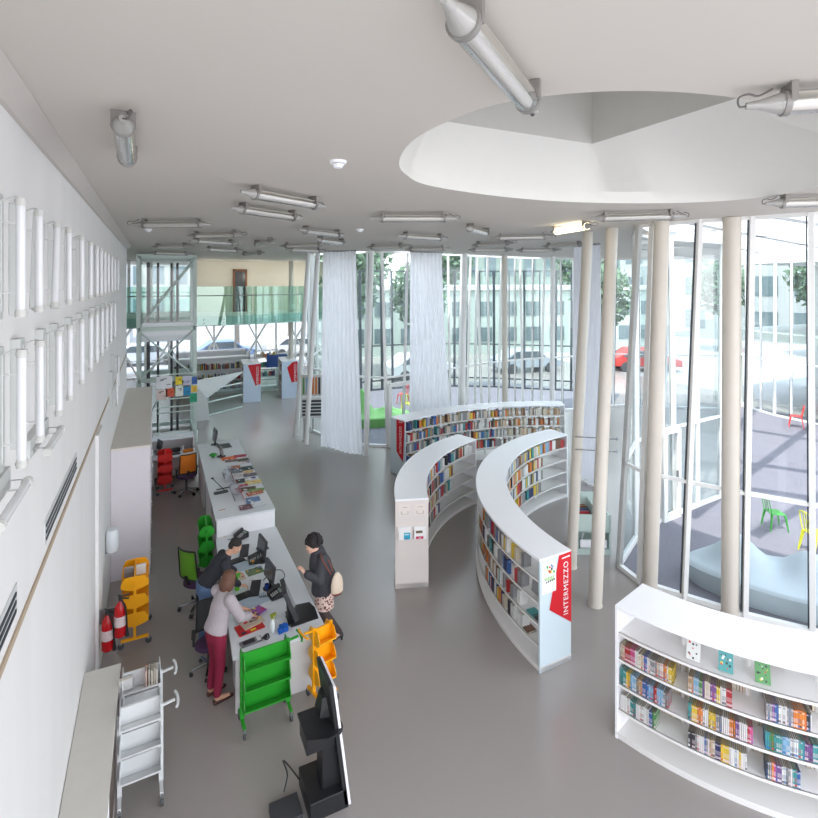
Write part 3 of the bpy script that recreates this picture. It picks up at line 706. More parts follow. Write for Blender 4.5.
for c,u,v in [((240,190,40),.24,.885),((226,80,40),.30,.91),((60,160,70),.22,.915),((60,110,190),.40,.905),((30,90,150),.36,.92),((200,40,40),.30,.87),((240,210,60),.33,.865),((30,60,40),.36,.89),((90,180,90),.43,.86)]:
    s=rnd.uniform(.02,.04); pn.box((u*W,v*HT,.008),(s,s*1.2,.001),rz=rnd.uniform(0,1.5),col=rgb(*c))
for k in range(6): pn.bb((.14+.05*k)*W,(.17+.05*k)*W,.80*HT-.004*k,.825*HT+.003*(k%3),.0072,.0082,col=rgb(150,200,110))
for k in range(5): pn.bb((.18+.06*k)*W,(.215+.06*k)*W,.775*HT+.003*k,.79*HT+.004*k,.0072,.0082,col=rgb(70,72,74))
pn.build('poster',ATTR,bcI)
# --- A: left island
cA=(8.5,7.1); aA0,aA1=R(160.7),R(106.5)
bcA=bookcase('curved white bookcase with two leaflet holders on its end, left book island',cA,4.82,4.22,aA0,aA1,5,panel0=WARMW)
for z,f in [(1.30,1.0),(.98,.8),(.67,.78),(.36,.62)]:
    row(cA,4.22,aA0-.03,aA0+(aA1-aA0)*f+.03,z,-1,cols=NOVEL+['red','white'],dens=.82,stuff=True,tmin=.03,tmax=.07,hmin=.19,hmax=.25,run=2)
M,W=end_frame(cA,4.825,4.215,aA0)
for u,nm in [(.27,'left'),(.74,'right')]:
    mb=MB(); mb.T=M; mb.bb((u-.16)*W,(u+.16)*W,1.33,1.53,.003,.006); mb.build('hatch',mat('hatch_cream',rgb(232,222,214),.5),bcA)
    mb=MB(); mb.T=M; mb.bb((u-.05)*W,(u+.09)*W,1.475,1.483,.006,.008); mb.bb((u-.10)*W,(u-.08)*W,1.36,1.41,.006,.008); mb.bb((u+.10)*W,(u+.12)*W,1.36,1.41,.006,.008); mb.bb((u-.10)*W,(u+.12)*W,1.352,1.358,.006,.008); mb.build('hatch_marking',mat('marking_grey',rgb(170,160,152)),bcA)
    h=empty('leaflet_holder',(0,0,0)); 
    mb=MB(); mb.T=M; mb.bb((u-.19)*W,(u+.19)*W,.90,1.13,.005,.035,col=rgb(244,243,242)); mb.bb((u-.19)*W,(u-.165)*W,.90,1.06,.005,.06,col=rgb(225,222,220))
    if u<.5:
        mb.bb((u-.02)*W,(u+.17)*W,.905,1.03,.036,.038,col=rgb(40,170,200)); mb.bb((u+.0)*W,(u+.13)*W,.985,1.01,.0385,.0395,col=rgb(190,225,235)); mb.bb((u+.03)*W,(u+.09)*W,.915,.935,.0385,.0395,col=rgb(120,80,160))
    else:
        mb.bb((u-.13)*W,(u+.07)*W,1.01,1.055,.036,.038,col=rgb(110,92,70)); mb.bb((u-.13)*W,(u+.10)*W,.905,.95,.036,.038,col=rgb(200,30,84)); mb.bb((u-.05)*W,(u+.03)*W,.92,.93,.0385,.0395,col=rgb(240,220,225))
    bpy.data.objects.remove(h)
    o=mb.build('leaflet_holder',ATTR,None); tag(o,('white leaflet holder with a blue leaflet on the left island end panel','white leaflet holder with pink and brown leaflets on the left island end panel')[u>.5],'holder','leaflet holders on the end panel')
# --- D: long rear bookcase, concave side to the camera
cD=(8.55,7.2); aD0,aD1=R(108.6),R(60)
bcD=bookcase('long shallow-curved white bookcase at the rear with red-labelled end panel',cD,7.25,6.65,aD0,aD1,9,panel0=PALEBL)
for z in SH:
    row(cD,6.65,aD0-.02,aD0+(aD1-aD0)*.62,z,-1,cols=NOVEL+['red','blue','teal'],dens=.85,stuff=True,tmin=.02,tmax=.06,hmin=.18,hmax=.26,run=2)
    row(cD,6.65,aD0+(aD1-aD0)*.63,aD1+.02,z,-1,cols=['tan','cream','brown','white','cream','orange','white'],dens=.6 if z<1.2 else .8,stuff=True,tmin=.02,tmax=.05,hmin=.18,hmax=.25,run=2)
M,W=end_frame(cD,7.255,6.645,aD0)
red_sign(bcD,M,W,HT,[(.42,.42),(.86,.26),(.98,.975),(.42,.985)],'INTERMEZZO',.70,.64,.145)
tag(STUFF.build('books',ATTR),'rows of mixed books on the far shelves of the island bookcases','books',kind='stuff')
# ================================================================== FURNITURE ALONG THE LEFT WALL
def up(n): return bpy.data.objects[n]
t=empty('tall_cabinet',(-.42,14.3,0),label='tall white storage cabinet with grey top against the left wall',cat='cabinet')
mb=MB(); mb.bb(-.745,-.09,11.2,17.4,0,2.44); mb.build('body',mat('cab_white',rgb(222,216,222),.5,var=.02),t)
mb=MB(); mb.bb(-.745,-.075,11.19,17.41,2.44,2.48); mb.build('top',mat('cab_top',rgb(222,215,206),.6,var=.05),t)
mb=MB()
for k in range(5):
    for z in (.35,.42,.95,1.02,1.3,1.37,1.75,1.82): mb.bb(-.09,-.06,11.26+k*1.22,11.3+k*1.22,z,z+.02)
mb.build('hinge',mat('hinge_grey',rgb(210,206,206)),t)
for k in range(5):
    mb=MB(); mb.bb(-.088,-.078,11.3+k*1.22,12.46+k*1.22,.06,2.4); d=mb.build('door',mat('cab_white',rgb(222,216,222)),t)
    mb=MB(); mb.bb(-.078,-.05,12.35+k*1.22,12.38+k*1.22,1.0,1.18); mb.build('handle',STEEL,d)
t=empty('low_cabinet',(-.56,4.6,0),label='low grey-topped white cabinet against the left wall, bottom left corner',cat='cabinet')
mb=MB(); mb.bb(-.745,-.385,2.4,7.18,0,.97); mb.build('body',mat('cab_white2',rgb(206,198,198),.5),t,bevel=.004)
mb=MB(); mb.bb(-.745,-.37,2.4,7.2,.97,1.0); mb.build('top',mat('cab_top2',rgb(206,202,194),.6,var=.04),t,bevel=.003)
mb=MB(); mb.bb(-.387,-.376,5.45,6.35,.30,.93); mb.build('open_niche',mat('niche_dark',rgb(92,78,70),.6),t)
mb=MB(); mb.bb(-.388,-.372,5.4,5.44,.1,.95); mb.bb(-.388,-.372,5.3,5.33,.6,.85); mb.build('door_edge',WHITE,t)
# fire extinguishers
def extinguisher(x,y,z,lab,rz=0,h=.5):
    e=empty('fire_extinguisher',(x,y,z),label=lab,cat='extinguisher',group='red fire extinguishers on the left wall')
    rd=mat('ext_red',rgb(190,16,26),.25,var=.03)
    mb=MB(); mb.rings([((x,y,z+a),(r,0,0),(0,r,0)) for a,r in [(0,.06),(.02,.078),(h-.12,.078),(h-.06,.06),(h-.02,.03),(h,.025)]],n=20); mb.build('cylinder',rd,e,smooth=True)
    mb=MB(); mb.rings([((x,y,z+a),(.0795,0,0),(0,.0795,0)) for a in (.16,.30)],n=20); mb.build('label_band',mat('ext_label',rgb(225,205,205),.5,var=.3,scale=40),e,smooth=True)
    mb=MB(); mb.cyl((x,y,z+h),(x,y,z+h+.06),.025); mb.bar((x,y,z+h+.05),(x+.12,y-.05,z+h+.09),.02,.012); mb.bar((x,y,z+h+.03),(x+.11,y-.05,z+h+.03),.02,.012); mb.build('valve',BLACK,e)
    mb=MB(); mb.tube(spline([(x,y,z+h+.03),(x-.02,y-.07,z+h+.12),(x+.02,y-.13,z+h+.08),(x+.07,y-.10,z+h-.1),(x+.085,y-.04,z+.1)],6),.012,8); mb.cyl((x+.085,y-.04,z+.12),(x+.085,y-.04,z-.0),.014,.028); mb.build('hose',BLACK,e,smooth=True)
extinguisher(-.60,8.48,.42,'nearer red fire extinguisher on the left wall beside the yellow trolley')
extinguisher(-.44,8.43,.60,'farther red fire extinguisher with black hose behind the nearer one',h=.5)
mb=MB(); mb.bb(-.75,-.71,8.5,9.1,0,3.45); tag(mb.build('trim_4',wm),kind='structure')
mb=MB(); mb.bb(-.71,-.40,8.57,8.60,.75,.95); tag(mb.build('mount_plate',STEEL),'steel plate carrying the two red fire extinguishers','plate')
d=empty('soap_dispenser',(-.68,10.15,1.05),label='white plastic dispenser on the left wall beside the tall cabinet end',cat='dispenser')
mb=MB(); mb.rings([((-.75+.10,10.15,z),(.10*k,0,0),(0,.12*k,0)) for z,k in ((1.06,.85),(1.10,.97),(1.25,1),(1.38,.95),(1.42,.7))],n=18); mb.build('body',mat('disp_white',rgb(226,232,236),.35),d,smooth=True)
mb=MB(); mb.bb(-.745,-.58,10.07,10.23,1.03,1.06); mb.build('tray',mat('disp_grey',rgb(190,196,200)),d)
mb=MB(); mb.bb(-.755,-.72,9.2,9.32,2.1,2.16); tag(mb.build('wall_sensor',WHITE),'tiny white box on the wall edge above the dispenser','sensor')

# ================================================================== RECEPTION DESK
t=empty('reception_desk',(1.55,9,0),label='long white low reception counter with the staff working at it',cat='desk')
dk=mat('desk_top',rgb(226,230,234),.4,var=.015); dkp=mat('desk_panel',rgb(216,212,212),.5,var=.02)
mb=MB(); mb.prism([(.90,7.06),(2.16,7.06),(2.16,10.5),(1.03,10.5)],.71,.75); mb.build('worktop',dk,t,bevel=.004)
mb=MB(); mb.bb(2.10,2.15,7.1,10.5,0,.71); mb.build('front_panel',dkp,t)
mb=MB(); mb.bb(.94,2.1,7.08,7.12,0,.71); mb.build('end_panel',dkp,t)
mb=MB(); mb.bb(.99,1.02,7.12,7.75,0,.71); mb.build('side_panel',WHITE,t)
for y in (8.2,9.6):
    p=MB(); p.bb(1.12,1.55,y,y+.5,.05,.68); pp=p.build('pedestal',dkp,t)
    for k in range(3):
        q=MB(); q.bb(1.10,1.12,y+.01,y+.49,.07+.2*k,.255+.2*k); q.build('drawer',WHITE,pp)
t=empty('high_counter',(1.55,13,0),label='raised white counter strewn with flyers behind the low reception counter',cat='desk')
mb=MB(); mb.prism([(1.03,10.5),(2.15,10.5),(2.15,15.62),(1.05,15.62)],1.06,1.10); mb.build('worktop',dk,t,bevel=.004)
mb=MB(); mb.bb(2.09,2.14,10.56,15.6,0,1.06); mb.build('front_panel',dkp,t)
mb=MB(); mb.bb(1.05,2.14,10.5,10.54,.75,1.06); mb.bb(1.08,2.09,10.56,10.6,0,1.06); mb.build('step_panel',WHITE,t)
mb=MB(); mb.bb(1.08,1.12,12.0,13.1,0,1.06); mb.bb(1.08,1.3,11.98,12.02,0,1.06); mb.build('leg_panel',dkp,t)
mb=MB(); mb.bb(1.08,1.12,13.9,15.55,0,1.06); mb.build('side_panel',dkp,t)
t=empty('back_desk',(.2,16.2,0),label='white staff desk with raised ledge at the far end behind the red trolley',cat='desk')
mb=MB(); mb.bb(-.06,1.04,15.9,16.5,.71,.75); mb.build('worktop',dk,t)
mb=MB(); mb.bb(-.06,1.04,16.5,17.0,1.06,1.10); mb.build('ledge',dk,t)
mb=MB(); mb.bb(-.06,1.04,16.96,17.0,0,1.06); mb.build('front_panel',dkp,t)
mb=MB(); mb.bb(1.0,1.04,16.5,17.0,0,1.06); mb.bb(1.0,1.04,15.95,16.5,0,.71); mb.bb(-.06,-.02,15.95,17.0,0,.71); mb.build('side_panel',dkp,t)
mb=MB(); mb.bb(-.02,1.0,16.3,16.33,.1,.71); mb.build('modesty_panel',dkp,t)

# ------------------------------------------------------------------ desk equipment
SCR=mat('screen_off',rgb(62,66,72),.15,spec=.8)
def monitor(x,y,z,rz,w,h,lab,body=BLACK2,scr=SCR,standh=.14,tilt_=-8):
    e=empty('monitor',(0,0,0),label=lab,cat='monitor')
    mb=MB(); mb.cyl((0,.02,0),(0,.02,.012),.11,.10,20); mb.build('base',BLACK,e)
    mb=MB(); mb.bar((0,.03,.01),(0,.03,standh+h*.4),.05,.03); mb.build('stand',BLACK,e)
    Mx=Matrix.Translation((0,0,standh))@Matrix.Rotation(R(tilt_),4,'X')
    mb=MB(); mb.T=Mx; mb.bb(-w/2,w/2,-.02,.02,0,h); mb.bb(-w/3,w/3,.02,.045,h*.2,h*.8); mb.build('housing',body,e,bevel=.004)
    mb=MB(); mb.T=Mx; mb.bb(-w/2+.015,w/2-.015,-.0215,-.02,.02,h-.015); mb.build('screen',scr,e)
    place(e,x,y,z,rz); return e
def keyboard(x,y,z,rz,lab):
    e=empty('keyboard',(0,0,0),label=lab,cat='keyboard')
    mb=MB(); mb.bb(-.22,.22,-.075,.075,0,.018); mb.build('body',BLACK,e,bevel=.003)
    mb=MB()
    for r in range(5):
        for k in range(14): mb.bb(-.205+k*.0295,-.205+k*.0295+.024,-.065+r*.026,-.065+r*.026+.021,.018,.024)
    mb.build('keys',BLACK2,e); place(e,x,y,z,rz); return e
def phone(x,y,z,rz,lab):
    e=empty('desk_phone',(0,0,0),label=lab,cat='phone')
    mb=MB(); mb.add([(-.1,-.1,0),(.1,-.1,0),(.1,.1,0),(-.1,.1,0),(-.1,-.1,.025),(.1,-.1,.025),(.1,.1,.1),(-.1,.1,.1)],[(0,3,2,1),(4,5,6,7),(0,1,5,4),(1,2,6,5),(2,3,7,6),(3,0,4,7)]); mb.build('body',BLACK,e,bevel=.004)
    Mx=Matrix.Translation((0,0,.063))@Matrix.Rotation(R(20.5),4,'X')
    mb=MB(); mb.T=Mx; mb.bar((-.07,-.1,.035),(-.07,.1,.035),.04,.022); mb.ell((-.07,-.085,.022),(.027,.03,.022)); mb.ell((-.07,.085,.022),(.027,.03,.022)); mb.build('handset',BLACK2,e,smooth=True)
    mb=MB(); mb.T=Mx; mb.bb(-.03,.08,.04,.085,.002,.006); mb.build('display',mat('lcd',rgb(150,165,160),.2),e)
    mb=MB(); mb.T=Mx
    for r in range(4):
        for k in range(3): mb.bb(-.025+k*.03,-.005+k*.03,-.08+r*.028,-.062+r*.028,.001,.006)
    mb.build('buttons',mat('btn_grey',rgb(190,190,192)),e)
    mb=MB(); mb.tube([(-.07+.02*math.sin(k*.9)-.0012*k,-.11-.004*k,.015+.008*math.cos(k*.9)) for k in range(30)],.004,6); mb.build('cord',BLACK,e)
    place(e,x,y,z,rz); return e
def dp(px,py,z=.752):   # crop coordinates of the low counter
    return at(170+px/4.544,500+py/4.544,z)
Z=.752
p=at(254,541,.95); monitor(1.66,9.30,Z,R(-82),.38,.26,'flat monitor on the low counter farthest from the camera, above the man')
monitor(1.62,8.42,Z,R(-82),.38,.26,'flat monitor on the low counter in the middle, beside the green spray bottle')
for q,rz,lab in [((338,232),78,'black keyboard in front of the man'),((387,403),75,'black keyboard beside the green spray bottle')]:
    v=dp(*q); keyboard(v.x,v.y,Z,R(rz),lab)
for q,rz,lab in [((320,160),-60,'black desk phone nearest the raised counter step'),((480,437),-80,'black desk phone left of the large touch screen'),((392,255),-95,'black phone behind the yellow note between the monitors')]:
    v=dp(*q); phone(v.x-(.06 if q[0]==392 else 0),v.y-(.10 if q[0]==320 else .18 if q[0]==392 else 0),Z,R(rz),lab)
def slab(name,lab,cat,q,w,d,h,rz,m,group=None,z=Z,pos=None):
    v=dp(*q) if pos is None else Vector(pos); mb=MB(); mb.box((v.x,v.y,z+h/2),(w,d,h),R(rz)); return tag(mb.build(name,m,bevel=min(.003,h*.3)),lab,cat,group)
GPAD=mat('desk_pad',rgb(176,192,206),.5); 
slab('desk_pad','pale blue-grey writing pad beside the man','pad',(325,303),.42,.28,.006,12,GPAD)
slab('desk_pad','pale blue-grey writing pad beside the woman in grey','pad',(375,462),.46,.26,.006,12,GPAD)
def card_reader(q,rz,lab):
    v=dp(*q); e=empty('card_reader',(v.x,v.y,Z),label=lab,cat='device')
    mb=MB(); mb.box((v.x,v.y,Z+.012),(.24,.15,.024),R(rz)); mb.build('pad_body',BLACK,e,bevel=.004)
    mb=MB(); mb.ell((v.x+.05,v.y,Z+.035),(.03,.045,.018)); mb.build('mouse',BLACK2,e,smooth=True)
card_reader((305,278),15,'flat black reader pad with mouse in front of the man')
card_reader((335,438),15,'flat black reader pad with mouse near the green spray bottle')
BR=mat('print_colour',rgb(110,130,90),.5,var=.5,scale=30)
def printed(name,lab,cat,q,w,d,h,rz,base,cols,seed=0,group=None,z=Z,pos=None,nb=9):
    v=dp(*q) if pos is None else Vector(pos); rnd=random.Random(seed)
    mb=MB(); Mx=Matrix.Translation((v.x,v.y,z))@Matrix.Rotation(R(rz),4,'Z'); mb.T=Mx
    mb.bb(-w/2,w/2,-d/2,d/2,0,h,col=rgb(*base))
    for k in range(nb):
        a,b=rnd.uniform(-w*.4,w*.4),rnd.uniform(-d*.4,d*.4); s,t_=rnd.uniform(.05,.25)*w,rnd.uniform(.05,.25)*d
        mb.bb(max(-w/2,a-s/2),min(w/2,a+s/2),max(-d/2,b-t_/2),min(d/2,b+t_/2),h+.0002*k,h+.0005+.0002*k,col=rgb(*rnd.choice(cols)))
    return tag(mb.build(name,ATTR),lab,cat,group)
CM=[(226,190,60),(60,140,120),(240,240,235),(40,40,50),(200,60,60),(90,120,190)]
printed('comic_book','green and yellow comic lying between the two monitors','book',(385,325),.27,.19,.015,8,(110,130,90),CM,1)
printed('paper','small printed card left of the green spray bottle','paper',(320,355),.15,.14,.003,10,(216,196,176),[(170,120,100),(240,236,230),(120,90,80)],2)
printed('paper','white sheet of notes behind the first phone','paper',(255,155),.3,.22,.003,30,(238,234,228),[(200,196,190),(224,180,140)],3,nb=5)
printed('magazine','stack of small cards right of the far monitor','paper',(420,222),.2,.14,.02,5,(70,76,84),[(220,220,216),(60,130,110),(180,190,180)],4)
printed('paper','loose white sheet at the middle of the counter','paper',(365,372),.3,.2,.002,20,(236,238,240),[(214,216,218)],5,nb=3)
v=dp(380,262,.86); mb=MB(); mb.box((v.x,v.y,.9),(.06,.05,.06),R(20)); tag(mb.build('sticky_notes',YELP),'yellow block of notes at the foot of the far monitor','notes')
for o in bpy.data.objects:
    if o.name=='sticky_notes': o.location.z=Z
# magazines being handled by the woman in grey
for i,(q,w,d_,rz,base,lab) in enumerate([((362,580),.36,.24,10,(196,32,34),'red-covered magazine lowest of the pile before the woman in grey'),((372,560),.30,.20,18,(206,190,170),'magazine with pale cover in the pile before the woman in grey'),((345,535),.26,.2,14,(70,40,60),'dark purple magazine on top left of the pile'),((392,520),.24,.18,30,(150,80,160),'violet magazine under the hand of the woman in grey')]):
    printed('magazine',lab,'magazine',q,w,d_,.012,rz,base,[(230,190,190),(60,40,60),(240,220,60),(210,40,60),(150,60,120)],20+i,'magazines before the woman in grey',z=Z+.012*i)
# spray bottles
def spray(q,lab,body,head,liquid_h=.16):
    v=dp(*q); e=empty('spray_bottle',(v.x,v.y,Z),label=lab,cat='bottle')
    mb=MB(); mb.rings([((v.x,v.y,Z+a),(r,0,0),(0,r,0)) for a,r in [(0,.034),(.01,.038),(.11,.038),(.15,.028),(.17,.015),(.19,.014)]],n=18); mb.build('bottle_body',body,e,smooth=True)
    mb=MB(); mb.cyl((v.x,v.y,Z+.185),(v.x,v.y,Z+.215),.017); mb.bar((v.x-.03,v.y,Z+.23),(v.x+.05,v.y+.01,Z+.24),.025,.03); mb.bar((v.x+.03,v.y,Z+.22),(v.x+.045,v.y,Z+.17),.012,.012); mb.build('trigger_head',head,e)
spray((305,408),'green plastic spray bottle beside the woman in grey',mat('spray_green',rgb(110,200,50),.2,trans=.2),mat('spray_head',rgb(70,170,40),.4))
spray((465,600),'white spray bottle with black and yellow trigger head',mat('spray_white',rgb(220,226,226),.3),mat('spray_by',rgb(120,130,20),.4,var=.8,scale=30))
# blue cloth
v=dp(512,595); rnd=random.Random(4); mb=MB()
for k in range(9): mb.tube(spline([(v.x+rnd.uniform(-.07,.07),v.y+rnd.uniform(-.06,.06),Z+.012+rnd.uniform(0,.05)) for _ in range(4)],4),.022,7)
tag(mb.build('blue_cloth',mat('cloth_blue',rgb(24,92,180),.8,var=.15,scale=20),smooth=True),'crumpled bright blue cloth beside the touch screen','cloth')
v=dp(440,405); mb=MB(); mb.rings([((v.x,v.y,Z+a),(r,0,0),(0,r,0)) for a,r in ((0,.03),(.08,.033),(.085,.028),(.01,.024))],n=16); tag(mb.build('blue_cup',mat('cup_blue',rgb(30,60,140),.3),smooth=True),'small dark blue cup behind the middle monitor','cup')
# payment terminal and keys
v=dp(368,648); e=empty('payment_terminal',(v.x,v.y,Z),label='grey hand-held terminal with dark screen at the near desk edge',cat='device')
mb=MB(); mb.box((v.x,v.y,Z+.012),(.28,.11,.024),R(8)); mb.build('body',mat('dev_grey',rgb(120,118,122),.4),e,bevel=.004)
mb=MB(); mb.box((v.x-.03,v.y-.004,Z+.0245),(.16,.085,.002),R(8)); mb.build('screen',BLACK,e)
mb=MB(); mb.box((v.x+.1,v.y+.012,Z+.0255),(.05,.085,.004),R(8)); mb.build('keypad',mat('keypad_w',rgb(205,205,205),.5),e)
v=dp(433,628); mb=MB(); mb.tube(spline([(v.x+.05*math.cos(a),v.y+.04*math.sin(a),Z+.012+.02*math.sin(2*a)) for a in [k*.7 for k in range(12)]],4),.01,6); mb.box((v.x,v.y,Z+.015),(.05,.04,.03),.5)
tag(mb.build('key_bunch',BLACK,smooth=True),'small black bundle of keys and cord by the terminal','keys')
v=dp(478,350); mb=MB(); mb.tube(spline([(v.x-.2,v.y-.05,Z+.02),(v.x-.05,v.y,Z+.10),(v.x+.1,v.y+.02,Z+.08),(v.x+.14,v.y-.08,Z+.02),(v.x+.05,v.y-.2,Z+.01)],5),.007,6); tag(mb.build('cable',BLACK2,smooth=True),'loose dark cable behind the middle monitor','cable')
# big touch screen seen edge-on, on its mat
v=dp(640,555); mb=MB(); mb.prism([(1.72,7.32),(2.12,7.35),(2.14,7.62),(2.10,7.78),(1.86,7.80),(1.70,7.6)],Z,Z+.008); tag(mb.build('black_mat',BLACK),'large rounded black rubber mat at the near right desk corner','mat')
e=empty('touch_screen',(0,0,0),label='large black self-service touch screen standing on the near end of the counter',cat='monitor')
mb=MB(); mb.bb(-.16,.16,-.1,.14,0,.02); mb.build('base',BLACK,e)
Mx=Matrix.Translation((0,.02,.06))@Matrix.Rotation(R(-22),4,'X')
mb=MB(); mb.T=Mx; mb.bb(-.2,.2,-.03,.03,0,.46); mb.build('housing',BLACK2,e,bevel=.006)
mb=MB(); mb.T=Mx; mb.bb(-.18,.18,-.033,-.03,.03,.43); mb.build('screen',SCR,e)
mb=MB(); mb.add([(-.06,.0,.02),(.06,.0,.02),(.06,.13,.02),(-.06,.13,.02),(-.06,.1,.3),(.06,.1,.3),(.06,.15,.3),(-.06,.15,.3)],[(0,3,2,1),(4,5,6,7),(0,1,5,4),(1,2,6,5),(2,3,7,6),(3,0,4,7)]); mb.build('stand',BLACK,e)
place(e,1.84,7.50,Z+.008,R(84))
# ------------------------------------------------------------------ on the raised counter
ZH=1.102
def hp(px,py,z=ZH): return at(180+px/8.18,430+py/8.18,z)
v=hp(278,120); monitor(v.x,v.y,ZH,R(-85),.36,.34,'black monitor at the far end of the raised counter',standh=.1)
v=hp(362,132); mb=MB(); mb.box((v.x,v.y,ZH+.006),(.34,.4,.012),R(4)); tag(mb.build('black_mat',BLACK2,bevel=.004),'flat black mat beside the far monitor','mat')
v=hp(345,215); monitor(v.x,v.y,ZH,R(95),.26,.2,'small grey screen on the raised counter before the flyers',body=STEEL,standh=.05)
v=hp(272,228); e=empty('toy_plant',(v.x,v.y,ZH),label='tiny green and black gadget on the raised counter left edge',cat='ornament')
mb=MB(); mb.ell((v.x,v.y,ZH+.035),(.04,.03,.035)); mb.build('body',BLACK,e,smooth=True)
mb=MB(); 
for k in range(6): mb.ell((v.x+.06*math.cos(k),v.y+.08*math.sin(k),ZH+.08),(.035,.012,.03))
mb.build('leaf',GREENP,e,smooth=True)
v=hp(335,515); e=empty('desk_lamp',(v.x,v.y,ZH),label='thin black desk lamp with flat dark base on the raised counter',cat='lamp')
mb=MB(); mb.box((v.x,v.y,ZH+.015),(.28,.1,.03),R(8)); mb.build('base',BLACK2,e,bevel=.004)
mb=MB(); mb.tube([(v.x+.08,v.y+.03,ZH+.03),(v.x-.14,v.y+.34,ZH+.22)],.008,6); mb.ell((v.x-.14,v.y+.34,ZH+.22),(.03,.03,.02)); mb.build('arm',BLACK,e)
v=hp(360,485); mb=MB(); mb.box((v.x,v.y+.05,ZH+.006),(.3,.03,.012),R(10)); tag(mb.build('pen_tray',BLACK),'thin black strip behind the desk lamp base','tray')
v=hp(350,655); mb=MB(); mb.cyl((v.x-.07,v.y,ZH+.005),(v.x+.05,v.y+.02,ZH+.005),.005); tag(mb.build('pen',mat('pen_or',rgb(220,140,100))),'orange pen lying near the step of the raised counter','pen')
# sloping acrylic leaflet stands in the middle
e0=None
for i,(q0,q1) in enumerate([((372,350),(430,425)),((440,455),(500,580))]):
    a=hp(*q0); b=hp(*q1); e=empty('leaflet_stand',(a.x,a.y,ZH),label='clear leaflet stand with red spines, %s of the two on the raised counter'%('farther','nearer')[i],cat='stand',group='leaflet stands')
    L=abs(a.y-b.y); xm=(a.x+b.x)/2
    mb=MB(); mb.add([(xm-.12,b.y,ZH),(xm+.05,b.y,ZH),(xm+.05,a.y,ZH),(xm-.12,a.y,ZH),(xm,b.y,ZH+.17),(xm,a.y,ZH+.17)],[(0,1,4),(3,5,2),(0,4,5,3),(1,2,5,4)]); mb.build('acrylic',glass('acrylic',(.9,.92,.94,1),.15),e)
    mb=MB(); rnd=random.Random(i)
    for k in range(6):
        y=b.y+L*(k+.1)/6; mb.bar((xm+.075,y+L*.07,ZH+.02),(xm+.025,y+L*.07,ZH+.15),L*.13,.012,col=rgb(*rnd.choice([(170,40,60),(190,90,110),(220,200,205),(130,40,50),(200,190,196)])))
    mb.build('leaflets',ATTR,e)
# flyers
fl=[((398,232),.34,.26,(226,104,50)),((492,212),.3,.2,(170,40,60)),((515,243),.28,.2,(84,80,60)),((420,252),.3,.18,(110,90,90)),((535,262),.2,.18,(150,140,150)),((540,315),.32,.28,(44,66,72)),((425,325),.2,.2,(40,70,120)),((465,340),.26,.22,(120,130,140)),((455,305),.22,.2,(176,110,90)),((575,368),.3,.2,(110,100,110)),((495,420),.34,.24,(60,66,70)),((600,428),.34,.22,(236,212,140)),((520,455),.18,.1,(190,60,90)),((550,485),.36,.2,(96,72,60)),((628,495),.32,.16,(120,160,90)),((612,520),.34,.18,(190,110,80)),((598,578),.28,.3,(96,130,176)),((540,635),.26,.22,(110,70,84)),((560,345),.2,.14,(230,190,130)),((500,275),.22,.14,(236,230,226)),((470,375),.22,.16,(222,214,216)),((560,410),.16,.14,(236,236,238)),((600,395),.1,.08,(70,60,150)),((480,500),.1,.3,(180,50,50)),((640,610),.26,.24,(228,232,238))]
fn=['orange','crimson','olive','mauve','grey','dark teal','navy','slate','terracotta','grey striped','charcoal','pale yellow','small pink','dark brown','green','rust','blue photo','plum','peach','white','light grey','plain white','tiny violet','red strip','pale blue']
for i,(q,w,d_,c) in enumerate(fl):
    printed('flyer','%s flyer on the raised counter, %s group'%(fn[i],'far' if q[1]<300 else 'middle' if q[1]<460 else 'near'),'flyer',q,w,d_,.004,random.Random(i).uniform(-8,8),c,[tuple(min(255,k+60) for k in c),tuple(int(k*.6) for k in c),(240,240,238)],50+i,'flyers on the raised counter',z=ZH+.0008*i,nb=4,pos=hp(*q))
# back desk items
mb=MB(); mb.box((.85,16.2,.787),(.26,.12,.07),.2); tag(mb.build('orange_folder',mat('folder_or',rgb(206,120,30),.5)),'orange folder on the far staff desk','folder')
monitor(.10,16.3,.752,R(-70),.3,.26,'dark monitor on the far staff desk, left end')
keyboard(.42,16.12,.752,R(5),'black keyboard on the far staff desk')
mb=MB(); mb.box((.45,16.36,.803),(.4,.12,.10),.05); tag(mb.build('black_bag',BLACK,bevel=.02),'black bag lying at the back of the far staff desk','bag')
mb=MB(); mb.cyl((.72,16.3,.752),(.72,16.3,.90),.03); tag(mb.build('white_cup',WHITE),'white cup on the far staff desk','cup')
printed('paper','white paper sheet on the ledge of the far staff desk','paper',(0,0),.3,.22,.003,15,(236,238,240),[(220,222,224)],8,z=1.102,pos=(.62,16.75,0),nb=2)

